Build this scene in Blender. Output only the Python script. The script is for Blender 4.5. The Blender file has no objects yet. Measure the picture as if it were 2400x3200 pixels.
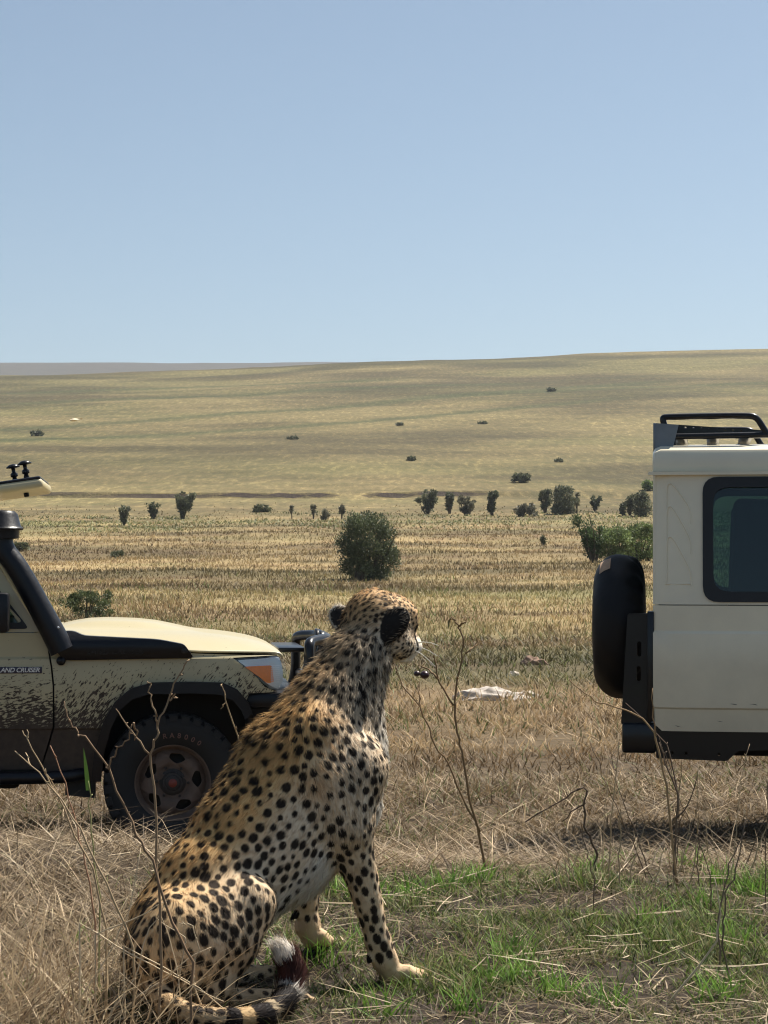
import bpy, bmesh, math, random
import numpy as np
from mathutils import Vector, Matrix
random.seed(7)
RNG = np.random.default_rng(11)
R = math.radians
S = bpy.context.scene
COL = S.collection

# ------------------------------------------------------------------ camera
PW, PH, FPX, EYE_PY, ZC = 2400.0, 3200.0, 6500.0, 1750.0, 1.64
PITCH = math.atan((EYE_PY - PH / 2) / FPX)
cam_data = bpy.data.cameras.new('camera')
cam_data.sensor_fit = 'HORIZONTAL'
cam_data.sensor_width = 36.0
cam_data.lens = 36.0 * FPX / PW
cam_data.clip_start = 0.05
cam_data.clip_end = 20000
cam = bpy.data.objects.new('camera', cam_data)
COL.objects.link(cam)
cam.location = (0, 0, ZC)
cam.rotation_euler = (math.pi / 2 + PITCH, 0, 0)
S.camera = cam

# ------------------------------------------------------------------ light
SUN_EL, SUN_AZ = R(57), R(45)          # the sun stands beyond the cars, a little to the right
world = bpy.data.worlds.new('World')
S.world = world
world.use_nodes = True
wn, wl = world.node_tree.nodes, world.node_tree.links
bg = wn['Background']
sky = wn.new('ShaderNodeTexSky')
sky.sky_type = 'NISHITA'
sky.sun_disc = False
sky.sun_elevation = SUN_EL
sky.sun_rotation = SUN_AZ
sky.altitude = 1500
sky.air_density = 1.0
sky.dust_density = 3.5
sky.ozone_density = 1.6
hs = wn.new('ShaderNodeHueSaturation')
hs.inputs['Saturation'].default_value = 0.82
wl.new(sky.outputs[0], hs.inputs['Color'])
tn = wn.new('ShaderNodeMix')
tn.data_type = 'RGBA'
tn.blend_type = 'MULTIPLY'
tn.inputs[0].default_value = 1.0
tn.inputs[7].default_value = (0.90, 1.0, 1.0, 1)
wl.new(hs.outputs[0], tn.inputs[6])
wl.new(tn.outputs[2], bg.inputs[0])
bg.inputs[1].default_value = 0.057
sun_d = bpy.data.lights.new('sun', 'SUN')
sun_d.energy = 5.0
sun_d.angle = R(0.5)
sun_d.color = (1.0, 0.94, 0.85)
sun = bpy.data.objects.new('sun', sun_d)
COL.objects.link(sun)
to_sun = Vector((math.sin(SUN_AZ) * math.cos(SUN_EL), math.cos(SUN_AZ) * math.cos(SUN_EL), math.sin(SUN_EL)))
sun.rotation_euler = to_sun.to_track_quat('Z', 'Y').to_euler()
S.view_settings.view_transform = 'Standard'
S.view_settings.look = 'None'
S.view_settings.exposure = 0.88
S.view_settings.gamma = 1.0
S.render.engine = 'CYCLES'
S.cycles.max_bounces = 6
S.cycles.transparent_max_bounces = 8
S.cycles.volume_bounces = 0
S.cycles.pixel_filter_type = 'BLACKMAN_HARRIS'
S.cycles.filter_width = 1.15

# ------------------------------------------------------------------ helpers
CP, SP_ = math.cos(PITCH), math.sin(PITCH)
def ray(px, py):
    u, v = (px - PW / 2) / FPX, (PH / 2 - py) / FPX
    return np.array([u, CP - v * SP_, SP_ + v * CP])
def at(px, py, y):
    r = ray(px, py)
    return np.array([0, 0, ZC]) + r * (y / r[1])
def sstep(a, b, x):
    t = np.clip((np.asarray(x, float) - a) / (b - a), 0, 1)
    return t * t * (3 - 2 * t)

def hash_noise(x, y, seed=0):
    """smooth value noise, vectorised, for laying out real relief and plant cover"""
    xi, yi = np.floor(x).astype(np.int64), np.floor(y).astype(np.int64)
    xf, yf = x - xi, y - yi
    def h(a, b):
        n = (a * 374761393 + b * 668265263 + seed * 974711) & 0x7fffffff
        n = ((n ^ (n >> 13)) * 1274126177) & 0x7fffffff
        return ((n ^ (n >> 16)) & 0xffff) / 65535.0
    u, v = xf * xf * (3 - 2 * xf), yf * yf * (3 - 2 * yf)
    return (h(xi, yi) * (1 - u) + h(xi + 1, yi) * u) * (1 - v) + (h(xi, yi + 1) * (1 - u) + h(xi + 1, yi + 1) * u) * v

def fbm(x, y, seed=0, octv=3):
    s, a, t = 0, 0.5, 0
    for i in range(octv):
        s = s + a * hash_noise(x * 2 ** i, y * 2 ** i, seed + i); t += a; a *= 0.5
    return s / t

def np_mesh(name, verts, quads=None, tris=None, col=None, smooth=False):
    me = bpy.data.meshes.new(name)
    verts = np.asarray(verts, np.float32)
    nq = 0 if quads is None else len(quads)
    nt = 0 if tris is None else len(tris)
    loops = np.concatenate([np.asarray(a, np.int32).ravel() for a in (quads, tris) if a is not None and len(a)])
    me.vertices.add(len(verts)); me.vertices.foreach_set('co', verts.ravel())
    me.loops.add(len(loops)); me.loops.foreach_set('vertex_index', loops)
    me.polygons.add(nq + nt)
    starts = np.concatenate([np.arange(nq) * 4, nq * 4 + np.arange(nt) * 3]).astype(np.int32)
    me.polygons.foreach_set('loop_start', starts)
    if smooth:
        me.polygons.foreach_set('use_smooth', np.ones(nq + nt, bool))
    else:
        me.polygons.foreach_set('use_smooth', np.zeros(nq + nt, bool))
    if col is not None:
        a = me.attributes.new('col', 'FLOAT_COLOR', 'POINT')
        c = np.ones((len(verts), 4), np.float32); c[:, :3] = col
        a.data.foreach_set('color', c.ravel())
    me.update(calc_edges=True)
    me.validate()
    return me

def link(name, me, mat=None, parent=None, **props):
    o = bpy.data.objects.new(name, me)
    COL.objects.link(o)
    if parent is not None:
        o.parent = parent
    if mat is not None and me is not None:
        me.materials.append(mat)
    for k, v in props.items():
        o[k] = v
    return o

def empty(name, loc, label, category, group=None, rz=0.0):
    o = bpy.data.objects.new(name, None)
    o.empty_display_size = 0.1
    COL.objects.link(o)
    o.location = loc
    o.rotation_euler = (0, 0, rz)
    o['label'] = label
    o['category'] = category
    if group:
        o['group'] = group
    return o

def ribbons(root, d, bend, L, w, side, col, n=3, tipcol=None, taper=1.3):
    """bent tapering blades as one vertex/face set; all arrays are per blade"""
    N = len(root)
    V = np.zeros((N, 2 * n + 1, 3), np.float32)
    C = np.zeros((N, 2 * n + 1, 3), np.float32)
    tipcol = col if tipcol is None else tipcol
    for i in range(n):
        t = i / n
        p = root + d * (L * t)[:, None] + bend * (L * t * t)[:, None]
        hw = (w * 0.5 * (1 - t ** taper))[:, None] * side
        V[:, 2 * i], V[:, 2 * i + 1] = p - hw, p + hw
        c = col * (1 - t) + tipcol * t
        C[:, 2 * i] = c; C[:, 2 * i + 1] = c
    V[:, 2 * n] = root + d * L[:, None] + bend * L[:, None]
    C[:, 2 * n] = tipcol
    base = (np.arange(N) * (2 * n + 1))[:, None]
    q = []
    for i in range(n - 1):
        q.append(base + np.array([[2 * i, 2 * i + 1, 2 * i + 3, 2 * i + 2]]))
    Q = np.concatenate(q) if q else None
    T = base + np.array([[2 * n - 2, 2 * n - 1, 2 * n]])
    return V.reshape(-1, 3), Q, T, C.reshape(-1, 3)

def merge_sets(sets):
    vs, qs, ts, cs, off = [], [], [], [], 0
    for V, Q, T, C in sets:
        vs.append(V); cs.append(C)
        if Q is not None: qs.append(Q + off)
        if T is not None: ts.append(T + off)
        off += len(V)
    return (np.concatenate(vs), np.concatenate(qs) if qs else None, np.concatenate(ts) if ts else None, np.concatenate(cs))

def tube_set(pts, radii, n=7, col=(0.3, 0.2, 0.1), cap=True):
    """one swept tube through pts with a radius per point"""
    P = np.asarray(pts, float); m = len(P)
    rad = np.broadcast_to(np.asarray(radii, float), (m,))
    T = np.gradient(P, axis=0) if m > 2 else np.repeat((P[1:] - P[:1]), m, 0)
    T /= np.linalg.norm(T, axis=1)[:, None] + 1e-9
    a = np.array([0, 0, 1.0]) if abs(T[0][2]) < 0.9 else np.array([1.0, 0, 0])
    u = np.cross(T[0], a); u /= np.linalg.norm(u)
    V = []
    for i in range(m):
        u = u - T[i] * u.dot(T[i]); u /= np.linalg.norm(u) + 1e-9
        v = np.cross(T[i], u)
        ang = np.arange(n) * 2 * math.pi / n
        V.append(P[i] + rad[i] * (np.cos(ang)[:, None] * u + np.sin(ang)[:, None] * v))
    V = np.concatenate(V)
    Q = []
    for i in range(m - 1):
        for j in range(n):
            k = (j + 1) % n
            Q.append([i * n + j, i * n + k, (i + 1) * n + k, (i + 1) * n + j])
    Tt = None
    if cap:
        V = np.concatenate([V, P[:1], P[-1:]])
        c0, c1 = m * n, m * n + 1
        Tt = [[c0, (j + 1) % n, j] for j in range(n)] + [[c1, (m - 1) * n + j, (m - 1) * n + (j + 1) % n] for j in range(n)]
        Tt = np.array(Tt)
    return V, np.array(Q), Tt, np.tile(np.asarray(col, float), (len(V), 1))

# ------------------------------------------------------------------ materials
def mat_new(name):
    m = bpy.data.materials.new(name)
    m.use_nodes = True
    return m, m.node_tree.nodes, m.node_tree.links, m.node_tree.nodes['Principled BSDF']
def plain(name, col, rough=0.6, metal=0.0, spec=0.5, noise=0.0, nscale=20.0, bump=0.0, coat=0.0):
    m, n, l, b = mat_new(name)
    b.inputs['Roughness'].default_value = rough
    b.inputs['Metallic'].default_value = metal
    b.inputs['Specular IOR Level'].default_value = spec
    b.inputs['Coat Weight'].default_value = coat
    b.inputs['Base Color'].default_value = (*col, 1)
    if noise or bump:
        tc = n.new('ShaderNodeTexCoord'); nz = n.new('ShaderNodeTexNoise')
        nz.inputs['Scale'].default_value = nscale; nz.inputs['Detail'].default_value = 6
        l.new(tc.outputs['Object'], nz.inputs['Vector'])
        if noise:
            mx = n.new('ShaderNodeMix'); mx.data_type = 'RGBA'
            mx.inputs[6].default_value = (*[c * (1 - noise) for c in col], 1)
            mx.inputs[7].default_value = (*[min(1, c * (1 + noise)) for c in col], 1)
            l.new(nz.outputs['Fac'], mx.inputs[0]); l.new(mx.outputs[2], b.inputs['Base Color'])
            rr = n.new('ShaderNodeMapRange')
            rr.inputs[3].default_value = max(0, rough - 0.12); rr.inputs[4].default_value = min(1, rough + 0.15)
            l.new(nz.outputs['Fac'], rr.inputs[0]); l.new(rr.outputs[0], b.inputs['Roughness'])
        if bump:
            bp = n.new('ShaderNodeBump'); bp.inputs['Strength'].default_value = bump; bp.inputs['Distance'].default_value = 0.01
            l.new(nz.outputs['Fac'], bp.inputs['Height']); l.new(bp.outputs[0], b.inputs['Normal'])
    return m
def leafy(name, trans=0.35, rough=0.65, spec=0.25):
    """blade/leaf/hair surface coloured by the per-vertex colour on its mesh"""
    m, n, l, b = mat_new(name)
    a = n.new('ShaderNodeAttribute'); a.attribute_name = 'col'
    b.inputs['Roughness'].default_value = rough
    b.inputs['Specular IOR Level'].default_value = spec
    l.new(a.outputs['Color'], b.inputs['Base Color'])
    if trans:
        t = n.new('ShaderNodeBsdfTranslucent'); mx = n.new('ShaderNodeMixShader')
        mx.inputs[0].default_value = trans
        l.new(a.outputs['Color'], t.inputs[0])
        l.new(b.outputs[0], mx.inputs[1]); l.new(t.outputs[0], mx.inputs[2])
        l.new(mx.outputs[0], n['Material Output'].inputs[0])
    return m
# ------------------------------------------------------------------ terrain
_PY = [-60, 0, 3.0, 5.0, 5.5, 6.0, 6.6, 7.3, 8.5, 10, 11.5, 20, 40, 80, 130, 200, 255, 262, 400, 600, 800, 860, 1000, 1400, 1900, 2500, 2700, 3500, 6000]
_PZ = [0.4, 0.5, 0.53, 0.548, 0.552, 0.595, 0.635, 0.575, 0.29, 0.06, 0.0, 0.02, 0.15, 0.9, 2.6, 5.6, 9.0, 9.5, 25.5, 51.0, 79.0, 81.0, 76.0, 90.0, 160.0, 244.0, 246.0, 150.0, 0.0]
def bank_y(x):
    return 259 + 0.015 * x + 0.9 * np.sin(x * 0.045) + 0.25 * np.sin(x * 0.13 + 1)
def gz(x, y):
    x, y = np.asarray(x, float), np.asarray(y, float)
    z = np.interp(y, _PY, _PZ)
    # smooth the piecewise profile
    h = 0.06 * np.abs(y) + 0.2
    z = 0.5 * z + 0.25 * np.interp(y - h, _PY, _PZ) + 0.25 * np.interp(y + h, _PY, _PZ)
    xx = x - (-1.2)
    z = z + 0.022 * np.clip(xx, -2.5, 4.5) * sstep(7, 9.5, y) * (1 - sstep(14, 40, y))
    z = z + 0.034 * np.clip(x, -300, 300) * sstep(250, 800, y) * (1 - sstep(900, 1500, y))
    # the eroded bank along the foot of the hill
    soft = 0.28 + 5.0 * sstep(-6.8, -5.0, x) * (1 - sstep(-3.4, -1.8, x)) + 3.5 * sstep(11, 22, x)
    z = z + 0.68 * sstep(-1, 1, (y - bank_y(x)) / soft) * (y > 120) * (1 - sstep(300, 460, y))
    rough = 0.05 * (fbm(x * 1.3, y * 1.3, 3) - 0.5) * sstep(6.6, 8, y) + (0.025 * (fbm(x * 5.1, y * 5.1, 9) - 0.5) + 0.012 * (fbm(x * 21, y * 21, 19, 2) - 0.5)) * (1 - sstep(12, 30, y))
    rough = rough + 0.5 * (fbm(x * 0.12, y * 0.12, 5) - 0.5) * sstep(30, 90, y)
    rough = rough + 3.0 * (fbm(x * 0.012, y * 0.012, 6) - 0.5) * sstep(300, 600, y)
    # straw heap beside the front wheel
    heap = 0.10 * np.exp(-(((x + 1.10) / 0.45) ** 2 + ((y - 7.0) / 0.6) ** 2))
    paw = 0.060 * np.exp(-(((x + 0.17) / 0.14) ** 2 + ((y - 5.52) / 0.14) ** 2))
    return z + rough + heap + paw

def ground_hit(px, py, ymin=3.0, ymax=2600.0):
    r = ray(px, py); r = r / r[1]
    ys = np.geomspace(ymin, ymax, 6000)
    d = ZC + r[2] * ys - gz(r[0] * ys, ys)
    k = np.argmax(d < 0)
    if d[k] >= 0: k = len(ys) - 1
    y = ys[k]
    return np.array([r[0] * y, y, float(gz(r[0] * y, y))])

c_ = np.array
def lerp(a, b, t): return a + (b - a) * t[:, None]
def veg(x, y):
    """colour of the sward at a place on the plain"""
    n1, n2, n3 = fbm(x * 0.10, y * 0.22, 41), fbm(x * 0.55, y * 0.9, 42), fbm(x * 0.012, y * 0.02, 43)
    straw, gold, brown, olive, green = c_([.37, .265, .145]), c_([.345, .258, .132]), c_([.21, .135, .072]), c_([.20, .172, .080]), c_([.11, .145, .042])
    c = lerp(np.tile(straw, (len(x), 1)), np.tile(gold, (len(x), 1)), sstep(22, 45, y))
    c = lerp(c, np.tile(brown, (len(x), 1)), 0.75 * sstep(0.50, 0.68, n2) * (1 - sstep(150, 320, y)))
    c = lerp(c, np.tile(olive, (len(x), 1)), np.clip(0.6 * sstep(0.50, 0.72, n1), 0, 1))
    # damp greener belts: round the lone bush, along the bush row, patches behind the cars
    belt = 0.32 * np.exp(-((y - 62) / 9) ** 2) * sstep(-14, -2, x) + 0.4 * np.exp(-((y - 178) / 22) ** 2) * sstep(0.34, 0.56, n1 + 0.1) + 0.75 * np.exp(-((y - 30) / 6) ** 2) * sstep(0.45, 0.6, n1)
    c = lerp(c, np.tile(green * 1.05 + .02, (len(x), 1)), np.clip(belt * 0.75, 0, 0.85))
    # the hill: paler straw and olive
    hill = 0.75 * sstep(165, 250, y) + 0.25 * sstep(250, 330, y)
    hc = lerp(np.tile(c_([.165, .134, .060]), (len(x), 1)), np.tile(c_([.128, .114, .046]), (len(x), 1)), sstep(0.40, 0.60, n3))
    c = lerp(c, hc, hill * 0.9)
    # uneven cropping: thin and rank patches
    pt = fbm(x * 0.07 + 3, y * 0.16, 46, 4) * (1 - hill) + fbm(x * 0.02, y * 0.028, 47, 4) * hill
    c = c * (0.62 + 0.76 * sstep(0.28, 0.72, pt))[:, None]
    # old tracks that climb across the hill
    for k, (yb, sl, wd, x0, x1) in enumerate([(455, 0.9, 7, -75, 45), (520, 1.05, 9, -90, 70), (600, 0.5, 8, -200, 30), (395, 0.15, 5, -120, -55), (560, 0.10, 6, 20, 160), (660, 0.25, 9, -160, -10)]):
        yy = yb + sl * x + 9 * np.sin(x * 0.035 + k)
        w = np.exp(-((y - yy) / wd) ** 2) * sstep(x0 - 25, x0, x) * (1 - sstep(x1, x1 + 25, x))
        c = lerp(c, np.tile(c_([.085, .092, .036]), (len(x), 1)), 0.8 * w)
    return c

def terrain():
    rows = np.concatenate([np.linspace(-60, 2.5, 12), np.arange(2.7, 4.6, 0.1), np.arange(4.62, 7.4, 0.028), np.arange(7.4, 14, 0.09), np.geomspace(14, 235, 170),
                           np.arange(236, 285, 0.35), np.arange(286, 900, 2.5), np.geomspace(905, 6000, 70)])
    u = np.linspace(-1, 1, 181); u = np.sign(u) * np.abs(u) ** 1.5
    half = np.maximum(14, rows * 1.15 + 8)
    X = u[None, :] * half[:, None]; Y = np.repeat(rows[:, None], len(u), 1)
    Z = gz(X, Y)
    V = np.stack([X, Y, Z], -1).reshape(-1, 3)
    m, n = len(rows), len(u)
    i, j = np.meshgrid(np.arange(m - 1), np.arange(n - 1), indexing='ij')
    a = (i * n + j).ravel()
    Q = np.stack([a, a + 1, a + n + 1, a + n], 1)
    return np_mesh('ground', V, Q, col=veg(V[:, 0], V[:, 1]), smooth=True)

def ground_mat():
    m, n, l, b = mat_new('savanna_ground')
    g = n.new('ShaderNodeNewGeometry')
    sep = n.new('ShaderNodeSeparateXYZ'); l.new(g.outputs['Position'], sep.inputs[0])
    def noise(scale, detail=5, rough=0.6, stretch=(1, 1, 1), off=0):
        mp = n.new('ShaderNodeMapping'); mp.inputs['Scale'].default_value = stretch
        mp.inputs['Location'].default_value = (off, off * 0.7, 0)
        l.new(g.outputs['Position'], mp.inputs[0])
        z = n.new('ShaderNodeTexNoise'); z.inputs['Scale'].default_value = scale
        z.inputs['Detail'].default_value = detail; z.inputs['Roughness'].default_value = rough
        l.new(mp.outputs[0], z.inputs[0]); return z.outputs['Fac']
    def ramp(src, stops):
        r = n.new('ShaderNodeValToRGB'); l.new(src, r.inputs[0])
        e = r.color_ramp.elements
        while len(e) < len(stops): e.new(0.5)
        for k, (p, c) in enumerate(stops):
            e[k].position = p; e[k].color = (*c, 1)
        return r.outputs[0]
    def mix(f, a, c):
        x = n.new('ShaderNodeMix'); x.data_type = 'RGBA'
        if isinstance(f, float): x.inputs[0].default_value = f
        else: l.new(f, x.inputs[0])
        l.new(a, x.inputs[6]); l.new(c, x.inputs[7]); return x.outputs[2]
    def rng(src, a, c, lo=0.0, hi=1.0):
        r = n.new('ShaderNodeMapRange'); r.clamp = True
        r.inputs[1].default_value = a; r.inputs[2].default_value = c; r.inputs[3].default_value = lo; r.inputs[4].default_value = hi
        l.new(src, r.inputs[0]); return r.outputs[0]
    def mul(a, c):
        x = n.new('ShaderNodeMath'); x.operation = 'MULTIPLY'; l.new(a, x.inputs[0])
        if isinstance(c, float): x.inputs[1].default_value = c
        else: l.new(c, x.inputs[1])
        return x.outputs[0]
    # far plain and hill: dry gold, olive and brown sward
    big = noise(0.012, 6, 0.6, (1, 1.6, 1))
    mid = noise(0.11, 6, 0.65, (0.6, 1.5, 1), 31)
    tuss = noise(0.9, 4, 0.75, (1, 1, 1), 7)
    at_ = n.new('ShaderNodeAttribute'); at_.attribute_name = 'col'
    sward = at_.outputs['Color']
    def scaled(src, k):
        x = n.new('ShaderNodeMix'); x.data_type = 'RGBA'; x.blend_type = 'MULTIPLY'; x.inputs[0].default_value = 1.0
        l.new(src, x.inputs[6]); x.inputs[7].default_value = (*k, 1); return x.outputs[2]
    far = mix(rng(mid, 0.32, 0.70), scaled(sward, (0.52, 0.52, 0.50)), scaled(sward, (0.78, 0.76, 0.72)))
    far = mix(mul(rng(tuss, 0.52, 0.34), 0.55), far, scaled(sward, (0.36, 0.40, 0.36)))
    fine = noise(6.0, 3, 0.8, (1, 1, 1), 3)
    far = mix(mul(rng(fine, 0.52, 0.70), 0.6), far, scaled(sward, (1.3, 1.27, 1.18)))
    ht = noise(0.95, 4, 0.72, (1, 0.17, 1), 51)
    hillm = rng(sep.outputs[1], 90, 220)
    far = mix(mul(mul(rng(ht, 0.50, 0.38), 0.6), hillm), far, scaled(sward, (0.42, 0.46, 0.40)))
    far = mix(mul(mul(rng(ht, 0.54, 0.66), 0.5), hillm), far, scaled(sward, (1.45, 1.40, 1.30)))
    # near soil: dark crumbly earth with straw litter
    s1 = noise(9.0, 8, 0.7)
    soil = ramp(s1, [(0.3, (0.016, 0.012, 0.009)), (0.55, (0.045, 0.033, 0.024)), (0.8, (0.12, 0.088, 0.058))])
    s2 = noise(2.0, 6, 0.7)
    litter = ramp(s1, [(0.25, (0.03, 0.022, 0.013)), (0.5, (0.075, 0.053, 0.03)), (0.8, (0.18, 0.13, 0.075))])
    near = mix(rng(sep.outputs[1], 6.2, 7.6), soil, litter)
    col = mix(rng(sep.outputs[1], 14, 45), near, far)
    col = mix(rng(sep.outputs[1], 1000, 1250), col, ramp(mid, [(0.3, (0.050, 0.046, 0.036)), (0.7, (0.085, 0.076, 0.055))]))   # wooded far ridge
    # bare crumbling earth where the bank is too steep for grass
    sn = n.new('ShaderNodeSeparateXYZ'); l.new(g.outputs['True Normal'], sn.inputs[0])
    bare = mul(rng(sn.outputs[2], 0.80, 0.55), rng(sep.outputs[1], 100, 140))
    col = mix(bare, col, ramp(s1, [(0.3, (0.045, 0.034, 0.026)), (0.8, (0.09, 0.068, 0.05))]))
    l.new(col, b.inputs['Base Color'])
    b.inputs['Roughness'].default_value = 0.9
    b.inputs['Specular IOR Level'].default_value = 0.15
    bp = n.new('ShaderNodeBump'); bp.inputs['Strength'].default_value = 0.6; bp.inputs['Distance'].default_value = 0.35
    l.new(tuss, bp.inputs['Height'])
    bp2 = n.new('ShaderNodeBump'); bp2.inputs['Strength'].default_value = 0.8; bp2.inputs['Distance'].default_value = 0.03
    l.new(s1, bp2.inputs['Height']); l.new(bp.outputs[0], bp2.inputs['Normal'])
    l.new(bp2.outputs[0], b.inputs['Normal'])
    return m
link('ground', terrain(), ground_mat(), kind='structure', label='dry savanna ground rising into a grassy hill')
# ------------------------------------------------------------------ cheetah
CH_A = R(40)
CH_F = np.array([math.cos(CH_A), math.sin(CH_A), 0.0])      # facing: to the right and away
CH_L = np.array([-math.sin(CH_A), math.cos(CH_A), 0.0])     # its left, the far side
CH_B = at(860, 2900, 5.25)
CAMP = np.array([0, 0, ZC])
def cj(px, py, lat):
    """joint seen at a pixel, lying lat metres to the animal's left of its midline plane"""
    r = ray(px, py)
    t = (lat + (CH_B - CAMP).dot(CH_L)) / r.dot(CH_L)
    return CAMP + r * t
def loc(p):
    d = p - CH_B
    return np.array([d.dot(CH_F), d.dot(CH_L), d[2]])
PR = []   # primitives: a, b, ra, rb, k, lateral squash, flow, fur length, tag
def prim(a, b, ra, rb, k=0.05, sq=1.0, fur=0.016, tag='body', flow=None):
    a, b = np.asarray(a, float), np.asarray(b, float)
    f = (b - a) if flow is None else np.asarray(flow, float)
    PR.append(dict(a=a, b=b, ra=ra, rb=rb, k=k, sq=sq, f=f / (np.linalg.norm(f) + 1e-9), fur=fur, tag=tag))
def Jm(px, py, lat=0.0): return loc(cj(px, py, lat))

def build_prims():
    # trunk, from the base of the neck down to the rump (squashed sideways)
    t1, t2, t25, t3, t4, t5 = Jm(1040, 2215), Jm(998, 2355), Jm(912, 2490), Jm(803, 2625), Jm(662, 2785), Jm(566, 2925)
    prim(t1, t2, 0.104, 0.150, 0.06, 1.30, 0.014)
    prim(t2, t25, 0.150, 0.156, 0.06, 1.30, 0.013)
    prim(t25, t3, 0.156, 0.150, 0.06, 1.28, 0.012)
    prim(t3, t4, 0.150, 0.135, 0.06, 1.22, 0.012)
    prim(t4, t5, 0.135, 0.122, 0.06, 1.15, 0.011)
    # brisket and belly
    prim(Jm(1108, 2310), Jm(1100, 2500), 0.058, 0.074, 0.06, 1.0, 0.020, 'chest')
    prim(Jm(1108, 2235), Jm(1125, 2370), 0.050, 0.056, 0.07, 1.0, 0.015, 'chest')
    prim(Jm(1050, 2560), Jm(930, 2690), 0.080, 0.075, 0.07, 1.0, 0.028, 'belly')
    prim(Jm(930, 2690), Jm(800, 2800), 0.075, 0.06, 0.06, 1.0, 0.028, 'belly')
    # rump on the ground
    prim(Jm(560, 2925), Jm(510, 3010), 0.125, 0.100, 0.05, 1.0, 0.014)
    # neck
    n1, n2, n3 = Jm(1040, 2215, 0.0), Jm(1104, 2080, 0.005), Jm(1165, 1968, 0.02)
    prim(n2, n1, 0.074, 0.098, 0.05, 1.10, 0.030, 'neck')
    prim(n3, n2, 0.070, 0.074, 0.05, 1.05, 0.026, 'neck')
    prim(Jm(1140, 2070, 0.0), Jm(1100, 2230, 0.0), 0.038, 0.055, 0.05, 1, 0.014, 'throat')
    # withers ridge
    prim(Jm(1010, 2170), Jm(850, 2350), 0.043, 0.048, 0.07, 1.0, 0.028, 'ridge')
    prim(Jm(850, 2350), Jm(700, 2560), 0.05, 0.04, 0.07, 1.0, 0.016, 'ridge')
    # head: looks to the right and away from the camera
    hc = loc(at(1188, 1942, 5.50))
    hf = np.array([math.cos(R(49)), math.sin(R(49)), 0.0])
    hF = np.array([hf.dot(CH_F), hf.dot(CH_L), -0.22]); hF /= np.linalg.norm(hF)
    hl = np.array([-math.sin(R(49)), math.cos(R(49)), 0.0])
    hL = np.array([hl.dot(CH_F), hl.dot(CH_L), 0.0])
    hU = np.cross(hF, hL); hU /= np.linalg.norm(hU)
    def H(f, l_, u): return hc + 1.07 * (hF * f + hL * l_ + hU * u)
    back = -hF
    prim(H(-0.025, 0, 0.006), H(0.045, 0, 0.012), 0.075, 0.064, 0.04, 1, 0.014, 'head', back)
    prim(H(0.04, 0, 0.022), H(0.078, 0, 0.012), 0.050, 0.036, 0.03, 1, 0.010, 'face', back)
    for s in (-1, 1):
        prim(H(0.005, s * 0.045, -0.040), H(0.055, s * 0.034, -0.050), 0.040, 0.034, 0.03, 1, 0.014, 'cheek', back)
        prim(H(0.062, s * 0.034, 0.030), H(0.075, s * 0.022, 0.012), 0.022, 0.018, 0.02, 1, 0.006, 'face', back)
        prim(H(0.10, s * 0.018, -0.040), H(0.128, s * 0.014, -0.040), 0.026, 0.020, 0.018, 1, 0.006, 'muzzle', back)
    prim(H(0.08, 0, 0.0), H(0.135, 0, -0.022), 0.028, 0.017, 0.022, 1, 0.004, 'face', back)
    prim(H(0.06, 0, -0.065), H(0.118, 0, -0.066), 0.030, 0.018, 0.02, 1, 0.010, 'chin', back)
    prim(H(0.142, 0, -0.022), H(0.146, 0, -0.026), 0.012, 0.009, 0.006, 1, 0.0, 'nose', back)
    # ears: rounded blades, hollow towards the front
    global EARS, HEADFRAME
    HEADFRAME = (hc, hF, hL, hU)
    EARS = []
    for s in (-1, 1):
        c = H(-0.015, s * 0.088, 0.012) if s > 0 else H(-0.020, s * 0.050, -0.022)
        out = hL * s * (0.85 if s > 0 else 0.75) + hU * (0.50 if s > 0 else 0.66) + hF * 0.10
        out /= np.linalg.norm(out)
        fwd = hF - out * out.dot(hF); fwd /= np.linalg.norm(fwd)
        fwd = fwd * 0.9 + hL * (0.35 if s > 0 else 0.30); fwd -= out * out.dot(fwd); fwd /= np.linalg.norm(fwd)
        sd = np.cross(out, fwd)
        dw = np.array([-0.022, -0.030, -0.012]) if s < 0 else np.array([-0.010, 0, -0.022])
        c = c + np.array([dw.dot(CH_F), dw.dot(CH_L), dw[2]])
        EARS.append((c, out, fwd, sd, 1.20 if s < 0 else 1.0))
    # near (right) foreleg
    la = -0.105
    prim(Jm(990, 2300, -0.070), Jm(1110, 2405, la), 0.058, 0.066, 0.075, 1, 0.016, 'shoulder', Jm(1080, 2600, la) - Jm(1000, 2200, la))
    prim(Jm(1115, 2405, la), Jm(1085, 2575, la), 0.066, 0.057, 0.05, 1, 0.014, 'shoulder')
    prim(Jm(1000, 2430, -0.10), Jm(1070, 2560, la), 0.065, 0.055, 0.05, 1, 0.016, 'shoulder')
    el, wr = Jm(1095, 2605, la), Jm(1182, 2945, la - 0.005)
    prim(el, wr, 0.052, 0.0275, 0.035, 1, 0.009, 'foreleg')
    prim(wr, Jm(1200, 2995, la - 0.005), 0.030, 0.029, 0.02, 1, 0.008, 'foreleg')
    prim(Jm(1200, 2995, la - 0.005), Jm(1222, 3040, la - 0.005), 0.029, 0.030, 0.02, 1, 0.008, 'paw')
    for i, (x, y, dl) in enumerate([(1305, 3052, -0.030), (1325, 3052, -0.010), (1322, 3046, 0.012), (1298, 3040, 0.030)]):
        prim(Jm(1228, 3040, la + dl * 0.6), Jm((1228 + x) / 2, 3038, la + dl), 0.023, 0.018, 0.006, 1, 0.006, 'paw')
        prim(Jm((1228 + x) / 2, 3038, la + dl), Jm(x, y, la + dl), 0.018, 0.0135, 0.006, 1, 0.005, 'paw')
    prim(Jm(1160, 2990, la), Jm(1152, 3005, la), 0.012, 0.006, 0.012, 1, 0.004, 'dark')
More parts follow.
